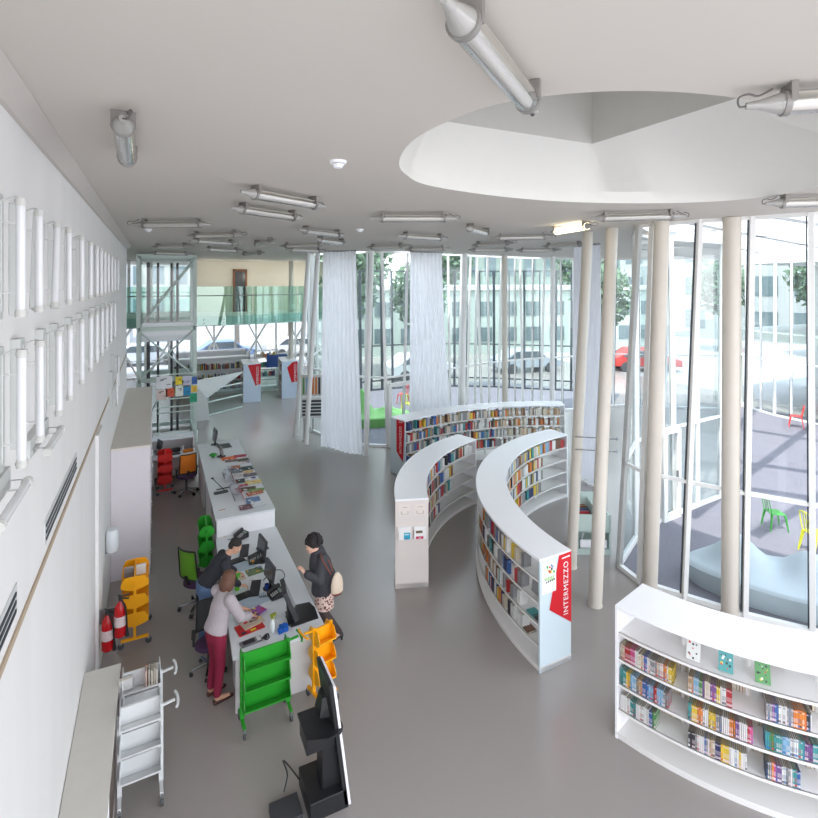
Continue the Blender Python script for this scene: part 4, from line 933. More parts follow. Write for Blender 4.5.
# ================================================================== TROLLEYS
def wheel(mb,x,y,mi=0): mb.cyl((x-.014,y,.045),(x+.014,y,.045),.045,n=16)
def trolley(m,L=.62,W=.40,H=1.08,handle=(1,),levels=(.86,.58,.30)):
    """length along x, end posts at +-L/2, double-sided sloping shelves"""
    t=empty('book_trolley',(0,0,0),label='x',cat='trolley')
    for s in (-1,1):
        x=s*L/2
        mb=MB(); mb.bar((x,0,.12),(x,0,H),.035,.045); mb.build('end_post',m,t)
        mb=MB(); mb.bar((x,-W/2,.12),(x,W/2,.12),.035,.035); mb.build('foot_bar',m,t)
        for q in (-1,1):
            mb=MB(); mb.cyl((x,q*W/2,.12),(x,q*W/2,.09),.012); mb.bb(x-.022,x+.022,q*W/2-.02,q*W/2+.02,.075,.095); c=mb.build('caster_fork',STEEL,t)
            mb=MB(); wheel(mb,x,q*W/2); mb.build('wheel',RUBBER,c,smooth=True)
        if s in handle:
            mb=MB(); mb.bar((x,0,H-.03),(x+s*.14,0,H-.01),.025,.02); mb.tube([(x+s*(.14+.03*math.cos(a*1.0)-.0),.13*math.sin(a),H-.01) for a in [-1.3+k*.26 for k in range(11)]],.014,8); mb.build('handle',m,t,smooth=True)
    for z in levels:
        hgt=.20
        for q in (-1,1):
            mb=MB(); mb.bar((-L/2+.01,q*(W/2-.005),z+.035),(-L/2+.01,q*(W/2-.005),z+.035),.01,.01) if False else None
            # sloping trough: floor rising to the outside, back leaning to the centre
            P=[(q*.02,z),(q*(W/2),z+.055),(q*(W/2),z+.075),(q*.02,z+.02)]
            mb.add([(x,a,b) for x in (-L/2+.01,L/2-.01) for a,b in P],[(0,1,2,3),(7,6,5,4),(0,4,5,1),(1,5,6,2),(2,6,7,3),(3,7,4,0)]); mb.build('shelf',m,t)
        mb=MB(); mb.bb(-L/2+.01,L/2-.01,-.012,.012,z,z+hgt); mb.build('back_plate',m,t)
        for s in (-1,1):
            x=s*(L/2-.006); mb=MB()
            prof=[(-W/2,z+.045),(-W/4,z+.01),(0,z-.01),(W/4,z+.01),(W/2,z+.045),(W/2,z+.11),(W/2-.05,z+hgt),(0,z+hgt+.01),(-W/2+.05,z+hgt),(-W/2,z+.11)]
            n=len(prof); mb.add([(x+e,a,b) for e in (-.004,.004) for a,b in prof],[tuple(range(n-1,-1,-1)),tuple(range(n,2*n))]+[(i,(i+1)%n,n+(i+1)%n,n+i) for i in range(n)]); mb.build('side_plate',m,t)
    return t
ty=trolley(YELP,L=.6,W=.38,H=1.0,handle=()); place(ty,-.28,9.38,0,R(90),'yellow metal book trolley beside the fire extinguishers')
tg=trolley(GREENP,L=.58,W=.34,H=.95,handle=(1,),levels=(.74,.49,.24)); place(tg,1.27,6.82,0,R(2),'green metal book trolley at the near end of the reception counter')
t2=trolley(YELP,L=.26,W=.30,H=.98,handle=(-1,),levels=(.76,.50,.24)); place(t2,2.03,6.86,0,R(14),'yellow metal book trolley at the near right corner of the reception counter')
WT=mat('trolley_white',rgb(214,216,216),.4)
tw=trolley(WT,L=.40,W=.34,H=.97,handle=(1,)); place(tw,-.14,6.36,0,R(2),'empty white book trolley nearest the camera beside the low cabinet')
tw2=trolley(WT,L=.40,W=.34,H=.97,handle=(1,)); place(tw2,-.14,6.90,0,R(2),'white book trolley with a few books, behind the empty white one')
tr=trolley(REDP,L=.5,W=.36,H=.98,handle=()); place(tr,.24,15.44,0,R(90),'red metal book trolley beside the orange office chair')
t3=trolley(GREENP,L=.5,W=.26,H=.98,handle=()); place(t3,.87,10.62,0,R(90),'green metal book trolley under the edge of the raised counter')
for i,(x,cn,h,ln) in enumerate([(-.03,'red',.24,.15),(.0,'black',.25,.12),(.03,'cream',.22,.12),(.055,'black',.25,.1),(-.02+.10-.0,'white',.22,.08)]):
    book((x-.06,6.82,.915),R(180),.020,.12,h*.8,cn,'%s book standing on the rear white trolley, %s from left'%(cn,ordw(i+1)),'books standing on the rear white trolley',lean=0)
book((-.30,6.82,.93),R(100),.05,.15,.12,'white','white boxed book on the rear white trolley, left end',None)
for i,(x,y,rz) in enumerate([(-.20,9.36,8),(-.37,9.34,-4)]):
    book((x,y+.05,.925),R(90+rz),.03,.14,.16,('white','grey')[i],('white','grey')[i]+' book lying in the top tray of the yellow trolley by the extinguishers',None)

# ================================================================== OFFICE CHAIRS
def office_chair(back,seatc,lab,loc,rz):
    c=empty('office_chair',(0,0,0),label=lab,cat='chair',group='office chairs behind the counters')
    mb=MB(); mb.rings([((0,0,z),(.235*k,0,0),(0,.225*k,0)) for z,k in ((.43,.85),(.45,1),(.49,1),(.51,.9))],n=24); mb.build('seat',seatc,c,smooth=True)
    mb=MB(); P=[]
    def bk(u,v): return Vector((u*.21*(1-.08*v),-.21-.05*v-.02+.05*u*u,.60+.50*v))
    n=8
    for j in range(n+1):
        for i in range(n+1): P.append(bk(-1+2*i/n,j/n))
    mb.add(P,[(j*(n+1)+i,j*(n+1)+i+1,(j+1)*(n+1)+i+1,(j+1)*(n+1)+i) for j in range(n) for i in range(n)]); mb.build('backrest_mesh',back,c,smooth=True)
    fr=[bk(-1+.25*k,0) for k in range(9)]+[bk(1,k/8) for k in range(1,9)]+[bk(1-.25*k,1) for k in range(1,9)]+[bk(-1,1-k/8) for k in range(1,9)]
    mb=MB(); mb.tube(fr,.016,8); mb.bar((0,-.2,.47),(0,-.245,.66),.06,.03); mb.build('backrest_frame',BLACK,c,smooth=True)
    for s in (-1,1):
        mb=MB(); mb.bar((s*.25,-.02,.46),(s*.25,-.02,.67),.025,.04); mb.bar((s*.2,-.02,.47),(s*.26,-.02,.47),.03,.03); mb.bb(s*.25-.035,s*.25+.035,-.12,.12,.67,.695); mb.build('armrest',BLACK,c,bevel=.004)
    mb=MB(); mb.cyl((0,0,.12),(0,0,.43),.028); mb.cyl((0,0,.10),(0,0,.16),.04); mb.build('gas_column',BLACK2,c)
    for k in range(5):
        a=R(72*k+10); q=(.29*math.cos(a),.29*math.sin(a))
        mb=MB(); mb.bar((0,0,.13),(q[0],q[1],.09),.035,.025); l=mb.build('leg',CHROME,c)
        mb=MB(); mb.cyl((q[0]-.025*math.sin(a),q[1]+.025*math.cos(a),.032),(q[0]+.025*math.sin(a),q[1]-.025*math.cos(a),.032),.032); mb.build('caster',BLACK,l,smooth=True)
    place(c,loc[0],loc[1],0,rz); return c
PUR=mat('seat_purple',rgb(72,44,78),.8,var=.08,scale=40)
office_chair(mat('mesh_green',rgb(96,158,40),.7,var=.1,scale=80),PUR,'office chair with lime mesh back and purple seat behind the man',(.66,9.68),R(-52))
office_chair(mat('mesh_orange',rgb(232,128,30),.6,var=.08,scale=80),PUR,'office chair with orange mesh back and purple seat at the far desk',(.75,15.05),R(8))
office_chair(mat('mesh_black',rgb(56,58,60),.7),PUR,'office chair mostly hidden between the man and the woman in grey',(.70,8.05),R(175)).scale=(.82,)*3

# ================================================================== KIOSK
k=empty('information_kiosk',(1.65,5.45,0),label='tall black self-service kiosk with portrait screen, bottom centre of the picture',cat='kiosk')
def kb(x0,x1,y0,y1,z0,z1): m=MB(); m.bb(x0,x1,y0,y1,z0,z1); return m
KM=mat('kiosk_black',rgb(32,32,35),.4,var=.08)
kb(1.44,1.86,5.3,5.78,0,.20).build('base',KM,k,bevel=.008)
kb(1.60,1.80,5.40,5.62,.20,.66).build('column',KM,k,bevel=.006)
kb(1.42,1.76,5.36,5.66,.66,.86).build('middle_box',KM,k,bevel=.006)
m=MB(); m.prism([(1.40,5.68),(1.40,5.30),(1.62,5.22)]+[(1.70+.1*math.cos(R(q)),5.33+.1*math.sin(R(q))) for q in range(-100,1,20)]+[(1.79,5.68)],.862,.885); m.build('side_shelf',KM,k)
m=MB(); m.add([(1.60,5.5,.885),(1.78,5.46,.885),(1.78,5.76,.885),(1.60,5.7,.885),(1.64,5.54,1.06),(1.78,5.50,1.10),(1.78,5.74,1.10),(1.64,5.68,1.06)],[(0,3,2,1),(4,5,6,7),(0,1,5,4),(1,2,6,5),(2,3,7,6),(3,0,4,7)]); m.build('device_hood',KM,k)
def slant(x0,x1,y0,y1,z0,z1):
    m=MB(); f=lambda z:-.13*z+.02; m.add([(x0+f(z0),y0,z0),(x1+f(z0),y0,z0),(x1+f(z0),y1,z0),(x0+f(z0),y1,z0),(x0+f(z1),y0,z1),(x1+f(z1),y0,z1),(x1+f(z1),y1,z1),(x0+f(z1),y1,z1)],[(0,3,2,1),(4,5,6,7),(0,1,5,4),(1,2,6,5),(2,3,7,6),(3,0,4,7)]); return m
slant(1.80,1.84,5.30,5.78,.03,1.36).build('screen_panel',BLACK,k,bevel=.004)
slant(1.84,1.868,5.29,5.79,.03,1.34).build('white_front',mat('kiosk_white',rgb(236,234,240),.35),k,bevel=.003)
slant(1.868,1.871,5.34,5.74,.5,1.27).build('display',SCR,k)
m=MB(); m.tube(spline([(1.44,5.72,.1),(1.36,5.86,.16),(1.28,5.84,.28),(1.30,5.72,.22),(1.24,5.62,.14)],6),.008,6); m.build('power_cable',BLACK,k)
kb(1.08,1.38,5.35,5.62,0,.09).build('power_box',BLACK2,k,bevel=.006)
# ================================================================== FAR HALL
e=empty('lift_tower',(.45,21,0),label='white steel and glass lift tower at the far left',cat='lift')
x0,x1,y0,y1=-.52,1.30,20.4,22.2; zt=6.5
LM=mat('lift_frame',rgb(206,220,214),.45)
for x in (x0,x1):
    for y in (y0,y1):
        m=MB(); m.bb(x-.06,x+.06,y-.06,y+.06,0,zt); m.build('post',LM,e)
for z in (zt,3.95,2.15,.15):
    for y in (y0,y1):
        m=MB(); m.bb(x0,x1,y-.06,y+.06,z-.07,z+.07); m.build('beam',LM,e)
    for x in (x0,x1):
        m=MB(); m.bb(x-.06,x+.06,y0,y1,z-.07,z+.07); m.build('beam',LM,e)
for a,b in [((x0,y0,4.0),(x1,y0,6.4)),((x0,y0,3.9),(x1,y0,2.2)),((x0,y0,2.2),(x1,y0,3.9)),((x0,y1,4.0),(x1,y1,6.4)),((x0,y0,.2),(x0+.9,y0,2.1))]:
    m=MB(); m.cyl(a,b,.03,n=8); m.build('brace',LM,e)
m=MB(); 
for (xa,ya),(xb,yb) in (((x0,y0),(x1,y0)),((x1,y0),(x1,y1)),((x1,y1),(x0,y1)),((x0,y1),(x0,y0))): m.add([(xa,ya,.1),(xb,yb,.1),(xb,yb,zt),(xa,ya,zt)],[(0,1,2,3)])
m.build('glass_panel',GL_CLEAR,e)
for x in (.1,.55,.75):
    m=MB(); m.bb(x-.04,x+.04,21.2,21.3,.1,6.3); m.build('guide_rail',BLACK2,e)
m=MB(); m.bb(x0+.25,x0+.36,y0+.4,y0+.5,.1,6.3); m.build('guide_rail',BLACK2,e)
m=MB(); m.bb(x0+.1,x1-.1,y0+.1,y1-.1,4.0,4.15); m.bb(x0+.1,x1-.1,y0+.08,y0+.1,3.5,4.1); m.build('lift_car_sill',mat('car_white',rgb(236,236,240)),e)
# notice board with coloured sheets hanging in front
nb_=empty('notice_board',(.7,19.6,1.2),label='board of coloured notices hung on bars before the lift tower',cat='board')
yb=19.4
xa,xb=at_y(150,yb),at_y(198,yb)
for py in (376,401,409,414.5):
    z=EYE-(py-HY)/FPX*(xa*SN+yb*CS); m=MB(); m.cyl((at_y(156,yb),yb+.02,z),(at_y(198,yb),yb+.02,z),.02,n=8); m.build('bar',LM,nb_)
for px in (159,195.5):
    m=MB(); x=at_y(px,yb); m.cyl((x,yb+.03,0),(x,yb+.03,2.35),.018,n=8); m.cyl((x,yb+.03,.1),(x,yb+.03,.5),.06,.08,n=12); m.build('support',LM,nb_)
Dz=lambda py,px: EYE-(py-HY)/FPX*(at_y(px,yb)*SN+yb*CS)
for (a,b,c,d,col,lab) in [(190,560,255,610,(232,234,238),'white schedule sheet'),(190,612,235,655,(225,205,200),'photo sheet'),(228,608,262,642,(226,92,60),'orange sheet'),(268,560,295,592,(240,214,40),'yellow sheet'),(268,596,298,640,(232,234,226),'white sheet with sketches'),(300,557,330,595,(206,206,226),'lilac pattern sheet'),(334,560,357,590,(52,96,170),'blue sheet'),(300,600,330,636,(30,140,190),'bright blue sheet'),(332,596,356,622,(236,190,60),'amber sheet'),(326,628,356,664,(40,160,120),'green sheet')]:
    pa,pc=110+a/4.09,110+c/4.09; z1,z0=Dz(240+b/4.09,pa),Dz(240+d/4.09,pa)
    m=MB(); m.bb(at_y(pa,yb),at_y(pc,yb),yb-.02,yb-.01,z0,z1,col=rgb(*col)); rnd=random.Random(a)
    w,h=at_y(pc,yb)-at_y(pa,yb),z1-z0
    for k in range(4):
        u,v=rnd.uniform(.15,.7),rnd.uniform(.15,.8); m.bb(at_y(pa,yb)+w*u,at_y(pa,yb)+w*min(.95,u+.25),yb-.023,yb-.021,z0+h*v,z0+h*min(.95,v+.07),col=rgb(*[int(q*.55) for q in col]))
    tag(m.build('notice_sheet',ATTR,nb_),lab)
# shelf-ends with red labels
def stub(px0,px1,px2,lab,Y0,rot,poly):
    e=empty('shelf_unit',(0,0,0),label=lab,cat='bookcase',group='white shelf units with red labels at the far end')
    W,L,Hh=.78,1.7,1.78
    m=MB(); m.bb(-W/2,W/2,-.02,.02,0,Hh); m.build('end_panel',mat('far_blue_white',rgb(206,218,236),.4),e)
    m=MB(); m.bb(-W/2,W/2,.02,L,Hh-.04,Hh); m.bb(-W/2,W/2,.02,L,0,.12); m.bb(-W/2,W/2,L-.03,L,0,Hh); m.bb(-.02,.02,.02,L,.1,Hh); m.build('carcass',SHELF,e)
    for z in (.62,1.15): m=MB(); m.bb(-W/2,W/2,.02,L-.03,z,z+.03); m.build('shelf',SHELF,e)
    m=MB(); M=Matrix(((1,0,0,-W/2),(0,0,-1,-.02),(0,1,0,0),(0,0,0,1))); m.T=M; m.add([(u*W,v*Hh,.004) for u,v in poly],[tuple(range(len(poly)))]); m.build('red_shape',REDV,e)
    T=M@Matrix.Translation((.82*W,.66*Hh,.008))@Matrix.Rotation(R(90),4,'Z'); textmesh('lettering','INTERMEZZO',.15,T,_m['vinyl_white'],e,spacing=1.05)
    m=MB(); rnd=random.Random(5)
    for z in (.65,1.18):
        y=.1
        while y<L-.3:
            w=rnd.uniform(.03,.07); h=rnd.uniform(.2,.3)
            if rnd.random()<.7: m.bb(-W/2+.04,-W/2+.22,y,y+w,z,z+h,col=rgb(*rnd.choice(list(BK.values()))))
            y+=w+.01
    o=m.build('books',ATTR,e); o['kind']='stuff'
    return e
a=at(247,411,0); s1=stub(0,0,0,'far white shelf unit with red label, left one before the balustrade',0,0,[(.26,.97),(1,.99),(1,.46),(.70,.42)]); place(s1,at(252,402).x,at(252,402).y,0,R(-4))
s2=stub(0,0,0,'far white shelf unit with red label, right one by the slanted columns',0,0,[(.32,.83),(.62,.96),(.95,.99),(.95,.44),(.6,.42)]); place(s2,at(290,398).x,at(290,398).y,0,R(-6))
# glass railing and stair side in front of the lower far zone
g=empty('ramp_railing',(2.5,24.6,0),label='green glass railing around the sunken stair in the far hall',cat='railing')
for a,b in (((1.6,23.0),(3.5,24.2)),((3.5,24.2),(3.4,26.5)),((4.2,27.3),(5.6,27.3)),((5.6,27.3),(7.0,27.3))):
    m=MB(); m.add([(a[0],a[1],.05),(b[0],b[1],.05),(b[0],b[1],1.1),(a[0],a[1],1.1)],[(0,1,2,3)]); m.build('glass_panel',GL_DEEP,g)
for z in (.05,1.12,.6): 
    m=MB(); m.bar((1.6,23.0,z),(3.5,24.2,z),.05,.05); m.build('rail',LM,g)
    m=MB(); m.bar((4.2,27.3,z),(7.0,27.3,z),.05,.05); m.build('rail',LM,g)
m=MB(); m.add([(1.35,22.6,0),(2.0,22.6,0),(1.9,22.6,.9),(3.4,23.2,1.75),(1.35,22.6,1.6),(1.35,22.8,0),(2.0,22.8,0),(1.9,22.8,.9),(3.4,23.4,1.75),(1.35,22.8,1.6)],[(0,1,2,3,4),(9,8,7,6,5),(0,5,6,1),(1,6,7,2),(2,7,8,3),(3,8,9,4),(4,9,5,0)])
tag(m.build('stair_side',mat('stair_grey',rgb(214,218,218),.5)),'pale angular stair side panel right of the lift tower','stair')
e=empty('return_shelf',(0,0,0),label='small white and glass shelf with folders at the foot of the stair side',cat='shelf')
m=MB(); m.bb(-.25,.25,-.15,.15,.08,.12); m.bb(-.25,.25,-.15,.15,1.0,1.04); m.bb(-.25,-.22,-.15,.15,0,1.04); m.bb(.22,.25,-.15,.15,0,1.04); m.build('frame',WHITE,e)
m=MB(); m.bb(-.2,0,-.1,.1,1.04,1.14,col=rgb(40,40,44)); m.bb(.02,.2,-.1,.1,1.04,1.1,col=rgb(200,140,40)); m.build('folders',ATTR,e)
v=at(203,402); place(e,v.x,v.y,0,0)
# long low bookcases at the far windows
for i,(Y,za,pa,pb) in enumerate([(28.5,1.75,172,249),(30.5,1.85,176,246)]):
    e=empty('window_bookcase',(at_y(210,Y),Y,0),label='long white bookcase before the far windows, %s row'%('nearer','farther')[i],cat='bookcase',group='long bookcases at the far windows')
    xa,xb=at_y(pa,Y),at_y(pb,Y); m=MB(); m.bb(xa,xb,Y-.3,Y+.3,za-.05,za); m.bb(xa,xb,Y-.3,Y+.3,0,.1); m.bb(xa,xa+.04,Y-.3,Y+.3,0,za); m.bb(xb-.04,xb,Y-.3,Y+.3,0,za); m.bb(xa,xb,Y-.01,Y+.01,.1,za); m.build('carcass',WHITE,e)
    for z in (.55,1.1,): m=MB(); m.bb(xa,xb,Y-.3,Y+.3,z,z+.03); m.build('shelf',WHITE,e)
    m=MB(); rnd=random.Random(i)
    for z in (.12,.6,1.15):
        x=xa+.1
        while x<xb-.15:
            w=rnd.uniform(.02,.06)
            if rnd.random()<.85: m.bb(x,x+w,Y-.27,Y-.08,z,z+rnd.uniform(.2,.32),col=rgb(*BK[rnd.choice(['brown','black','cream','red','yellow','grey','navy','white','green'])]))
            x+=w+.004
    o=m.build('books',ATTR,e); o['kind']='stuff'
e=empty('magazine_shelf',(0,0,0),label='white magazine shelf with a blue poster right behind the far balustrade gap',cat='shelf')
m=MB(); m.bb(-.6,-.55,-.2,.2,0,2.0); m.bb(.55,.6,-.2,.2,0,2.0)
for z in (.1,.6,1.1,1.6,1.97): m.bb(-.6,.6,-.2,.2,z,z+.03)
m.build('frame',WHITE,e)
m=MB(); rnd=random.Random(9); m.bb(.0,1.05,-.23,-.21,1.1,1.75,col=rgb(48,84,150))
for z in (.63,1.13,1.63):
    for k in range(9): m.bb(-.5+k*.11,-.42+k*.11,-.1,.1,z,z+rnd.uniform(.15,.28),col=rgb(*rnd.choice(list(BK.values()))))
m.build('magazines',ATTR,e); place(e,at_y(266,28.2),28.2,0,0)
# display stand behind the slanted columns
e=empty('display_stand',(0,0,0),label='display stand with dark striped panel between the slanted columns and left curtain',cat='stand')
for x in (-.4,.4): m=MB(); m.cyl((x,0,0),(x,0,1.5),.02,n=8); m.bb(x-.04,x+.04,-.25,.25,0,.03); m.build('leg',STEEL,e)
m=MB(); m.bb(-.5,.5,-.06,.06,.75,1.5,col=rgb(225,225,225))
for k in range(5): m.bb(-.46,.46,-.065,-.06,.84+.12*k,.92+.12*k,col=rgb(60,66,66))
m.bb(-.5,.5,-.03,.03,1.55,2.3,col=rgb(210,205,200)); 
for k in range(8): m.bb(-.45+.11*k,-.38+.11*k,-.04,-.03,1.6,2.2,col=rgb(*random.Random(k).choice(list(BK.values()))))
m.build('panel',ATTR,e); v=at(316,444); place(e,v.x+.15,v.y+.6,0,R(-20))
# comic browser box behind the leaning columns
e=empty('comic_browser',(0,0,0),label='pale grey-green comic browser box standing between the leaning columns',cat='rack')
m=MB(); m.bb(-.34,.34,-.25,.25,0,.12); m.bb(-.34,-.31,-.25,.25,.08,.80); m.bb(.31,.34,-.25,.25,.08,.8); m.bb(-.34,.34,.22,.25,.08,1.1); m.bb(-.34,.34,-.25,-.22,.45,.82); m.bb(-.34,.34,-.25,.25,.45,.48); m.bb(-.01,.01,-.25,.25,.48,1.0)
m.build('box',mat('browser_green',rgb(196,212,206),.4),e)
m=MB()
for s in (-.16,.16):
    m.bar((s-.1,-.2,.15),(s+.08,.1,.4),.03,.03); m.bb(s-.1,s+.1,-.2,.0,.13,.16); m.bb(s-.11,s+.11,-.24,-.22,.14,.30)
m.build('lower_holder',WHITE,e)
place(e,8.22,8.22,0,R(-28))
rnd=random.Random(12)
for s in (-1,1):
    for k in range(11):
        y=-.17+k*.034; cn=rnd.choice(['yellow','black','grey','red','brown','blue','white'])
        a=R(-28); lx,ly=s*.16,y; x=8.22+lx*math.cos(a)-ly*math.sin(a); yy=8.25+lx*math.sin(a)+ly*math.cos(a)
        b=book((x,yy,.485),a+math.pi/2,.014,.24,.36,cn,'%s comic, %s from the front in the %s bin of the comic browser box'%(cn,ordw(k+1),('left','right')[s>0]),'comics in the browser box',lean=0); b.name='comic_book'; b['category']='comic'
# ================================================================== OUTDOORS
def metal_chair(m,lab,x,y,rz,z=.012):
    c=empty('metal_chair',(0,0,0),label=lab,cat='chair',group='coloured metal chairs outdoors')
    mb=MB(); mb.bb(-.19,.19,-.18,.18,.43,.445); mb.build('seat',m,c,bevel=.01)
    for sx in (-1,1):
        for sy in (-1,1):
            mb=MB(); mb.add([(sx*.17+a,sy*.16+b,.43) for a,b in ((-.03,-.02),(.03,-.02),(.03,.02),(-.03,.02))]+[(sx*.22+a,sy*.23+b,0) for a,b in ((-.013,-.01),(.013,-.01),(.013,.01),(-.013,.01))],[(0,1,2,3),(7,6,5,4),(0,4,5,1),(1,5,6,2),(2,6,7,3),(3,7,4,0)]); mb.build('leg',m,c)
    mb=MB(); mb.tube(spline([(-.18,-.17,.44),(-.18,-.22,.7),(-.13,-.245,.85),(.13,-.245,.85),(.18,-.22,.7),(.18,-.17,.44)],6),.012,8)
    for x_ in (-.07,0,.07): mb.bar((x_,-.18,.44),(x_,-.245,.85),.03,.006)
    mb.build('backrest',m,c,smooth=True); place(c,x,y,z,rz); return c
metal_chair(GREENP,'green metal chair on the courtyard, left of the yellow one',12.65,7.05,R(-122)).scale=(.84,)*3
metal_chair(mat('chair_yellow',rgb(222,222,50),.4),'yellow metal chair at the right edge of the courtyard',12.2,5.98,R(-118))
metal_chair(mat('chair_yellow',rgb(222,222,50)),'yellow chair outdoors behind the entrance door glazing',at_y(407,20),20.0,R(-40))
metal_chair(mat('chair_red',rgb(220,60,60),.4),'red chair far across the courtyard by the opposite wing',22.2,11.6,R(30))
metal_chair(mat('chair_red',rgb(220,60,60),.4),'red chair standing beyond the rear glazing, left part',at_y(403,21.8),21.8,R(40))
# wave benches
def wave_bench(lab,m,cx,cy,rx_,ry_,rz,humps,z=.012,h=.38):
    P=[];nr,na=26,72
    def hh(u,v): return sum(a*math.exp(-((u-x)**2/sx+(v-y)**2/sy)) for x,y,sx,sy,a in humps)
    for j in range(nr+1):
        r=j/nr
        for i in range(na):
            a=2*math.pi*i/na; u,v=r*math.cos(a),r*math.sin(a); e=max(0,1-((r-.93)/.07)**2) if r>.93 else 1
            P.append((u*rx_,v*ry_,h-.05*(1-e)+hh(u,v)*(1 if r<.97 else .8)))
    for i in range(na):
        a=2*math.pi*i/na; P.append((math.cos(a)*rx_*.95,math.sin(a)*ry_*.93,0))
    fs=[(j*na+i,j*na+(i+1)%na,(j+1)*na+(i+1)%na,(j+1)*na+i) for j in range(nr+1) for i in range(na)]+[tuple((nr+1)*na+i for i in range(na))]
    mb=MB(); M_=Matrix.Translation((cx,cy,z))@Matrix.Rotation(rz,4,'Z'); mb.T=M_; mb.add(P,fs); o=mb.build('wave_bench',m,smooth=True); return tag(o,lab,'bench')
wb=mat('bench_white',rgb(172,184,190),.5,var=.04)
wave_bench('large white wave-shaped bench in the courtyard right behind the glass',wb,10.15,5.25,1.8,.72,R(-53),[(-.50,.2,.05,.35,.50),(.10,.2,.045,.35,.40),(0,.3,.5,.1,.05)])
wave_bench('lime green wave-shaped bench outdoors behind the entrance glazing',mat('bench_lime',rgb(120,184,96),.5),at_y(372,19.4),19.3,1.5,.8,R(-10),[(-.3,0,.05,.2,1.0),(.4,.0,.08,.2,.25)])
wave_bench('second lime bench partly behind the rear bookcase end',mat('bench_lime',rgb(120,184,96)),at_y(390,18.2)+1.9,18.7,.55,.45,R(20),[(0,0,.1,.2,.2)])
# pale buildings, trees and cars past the site
def building(lab,x,y,w,d,h,rz,c,floors,nx):
    b=empty('building',(0,0,0),label=lab,cat='building',group='pale buildings beyond the glazing')
    m=MB(); m.bb(-w/2,w/2,0,d,0,h); m.build('wall',mat('bld_'+lab[:6],rgb(*c),.8),b)
    m=MB(); m.bb(-w/2-.2,w/2+.2,-.2,d,h,h+.35); m.build('roof',mat('roof_pale',rgb(200,200,202)),b)
    for f in range(floors):
        for i in range(nx):
            xx=-w/2+w*(i+.5)/nx; z=1+f*(h-1)/floors; q=MB(); q.bb(xx-w/nx*.3,xx+w/nx*.3,-.06,.02,z,z+(h-1)/floors*.55); q.build('window',mat('bld_window',rgb(96,112,116),.2),b)
    place(b,x,y,-.03,rz)
building('cream office block seen far through the rear glazing',10,75,34,10,14,R(-10),(150,156,150),3,12)
building('grey-green hall seen through the middle of the rear glazing',50,62,26,10,12,R(-38),(128,142,134),2,9)
building('white block seen through the far hall windows',-14,52,24,8,9,0,(176,180,186),3,8)
building('pale long building beyond the courtyard wing',52,28,30,10,11,R(-68),(160,164,164),3,10)
building('long pale grey-green glazed hall right behind the patio outside the rear glazing',25,33.5,26,8,5.0,R(-16),(176,186,180),2,13)
def tree(lab,x,y,h,seed):
    rnd=random.Random(seed); t=empty('tree',(x,y,-.03),label=lab,cat='tree',group='trees beyond the glazing')
    m=MB(); m.cyl((x,y,0),(x,y,h*.5),.18,.1,10); 
    for k in range(5): a=rnd.uniform(0,6.3); m.cyl((x,y,h*.4),(x+math.cos(a)*h*.18,y+math.sin(a)*h*.18,h*.7),.07,.03,6)
    m.build('trunk',mat('bark',rgb(140,130,120),.9),t)
    m=MB()
    for k in range(1100):
        a,b,r=rnd.uniform(0,6.3),rnd.uniform(-1,1),rnd.random()**.4; s=math.sqrt(1-b*b)
        p=Vector((x+math.cos(a)*s*r*h*.28,y+math.sin(a)*s*r*h*.28,h*.68+b*r*h*.32)); q=Vector((rnd.gauss(0,1),rnd.gauss(0,1),rnd.gauss(0,1))).normalized(); w=q.orthogonal().normalized(); z_=h*.035
        m.add([p+q*z_,p+w*z_*.6,p-q*z_,p-w*z_*.6],[(0,1,2,3)])
    m.build('foliage',mat('leaf_pale',rgb(92,116,92),.8,var=.3,scale=3),t)
for i,(x,y,h,l) in enumerate([(10,29.5,9,'leafy tree beyond the entrance glazing, left one'),(15.5,30.5,7,'leafy tree beyond the left part of the rear glazing'),(26.5,25.5,7,'leafy tree beyond the middle of the rear glazing'),(41,27,8,'leafy tree beyond the right part of the rear glazing'),(44,21,9,'leafy tree beyond the courtyard, left'),(6,44,9,'leafy tree far behind the hall windows'),(12,52,12,'tall leafy tree second row beyond the entrance glazing'),(20,53,12,'tall leafy tree second row beyond the second curtain'),(31,54,12,'tall leafy tree second row beyond the rear glazing'),(44,46,11,'tall leafy tree second row beyond the right rear glazing'),(49,12,9,'leafy tree beyond the courtyard, right')]): tree(l,x,y,h,i)
def car(lab,x,y,rz,c):
    t=empty('car',(0,0,0),label=lab,cat='car',group='parked cars beyond the glazing')
    m=MB(); pr=[(-2.1,.35),(2.1,.35),(2.1,.75),(1.2,.9),(.6,1.4),(-1.0,1.42),(-1.7,.95),(-2.1,.85)]; n=len(pr)
    m.add([(a,s,b) for s in (-.85,.85) for a,b in pr],[tuple(range(n)),tuple(range(2*n-1,n-1,-1))]+[(i,n+i,n+(i+1)%n,(i+1)%n) for i in range(n)]); m.build('body',mat('car_%d%d%d'%c,rgb(*c),.25),t,bevel=.05)
    m=MB()
    for s in (-.86,.86): m.add([(1.0,s,.92),(.55,s,1.34),(-.95,s,1.36),(-1.5,s,.95)],[(0,1,2,3)])
    m.build('side_glass',mat('car_glass',rgb(90,100,108),.1),t)
    for a in (-1.3,1.3):
        for s in (-.8,.8): m=MB(); m.cyl((a,s-.1,.32),(a,s+.1,.32),.32,n=18); m.build('wheel',RUBBER,t)
    place(t,x,y,-.03,rz)
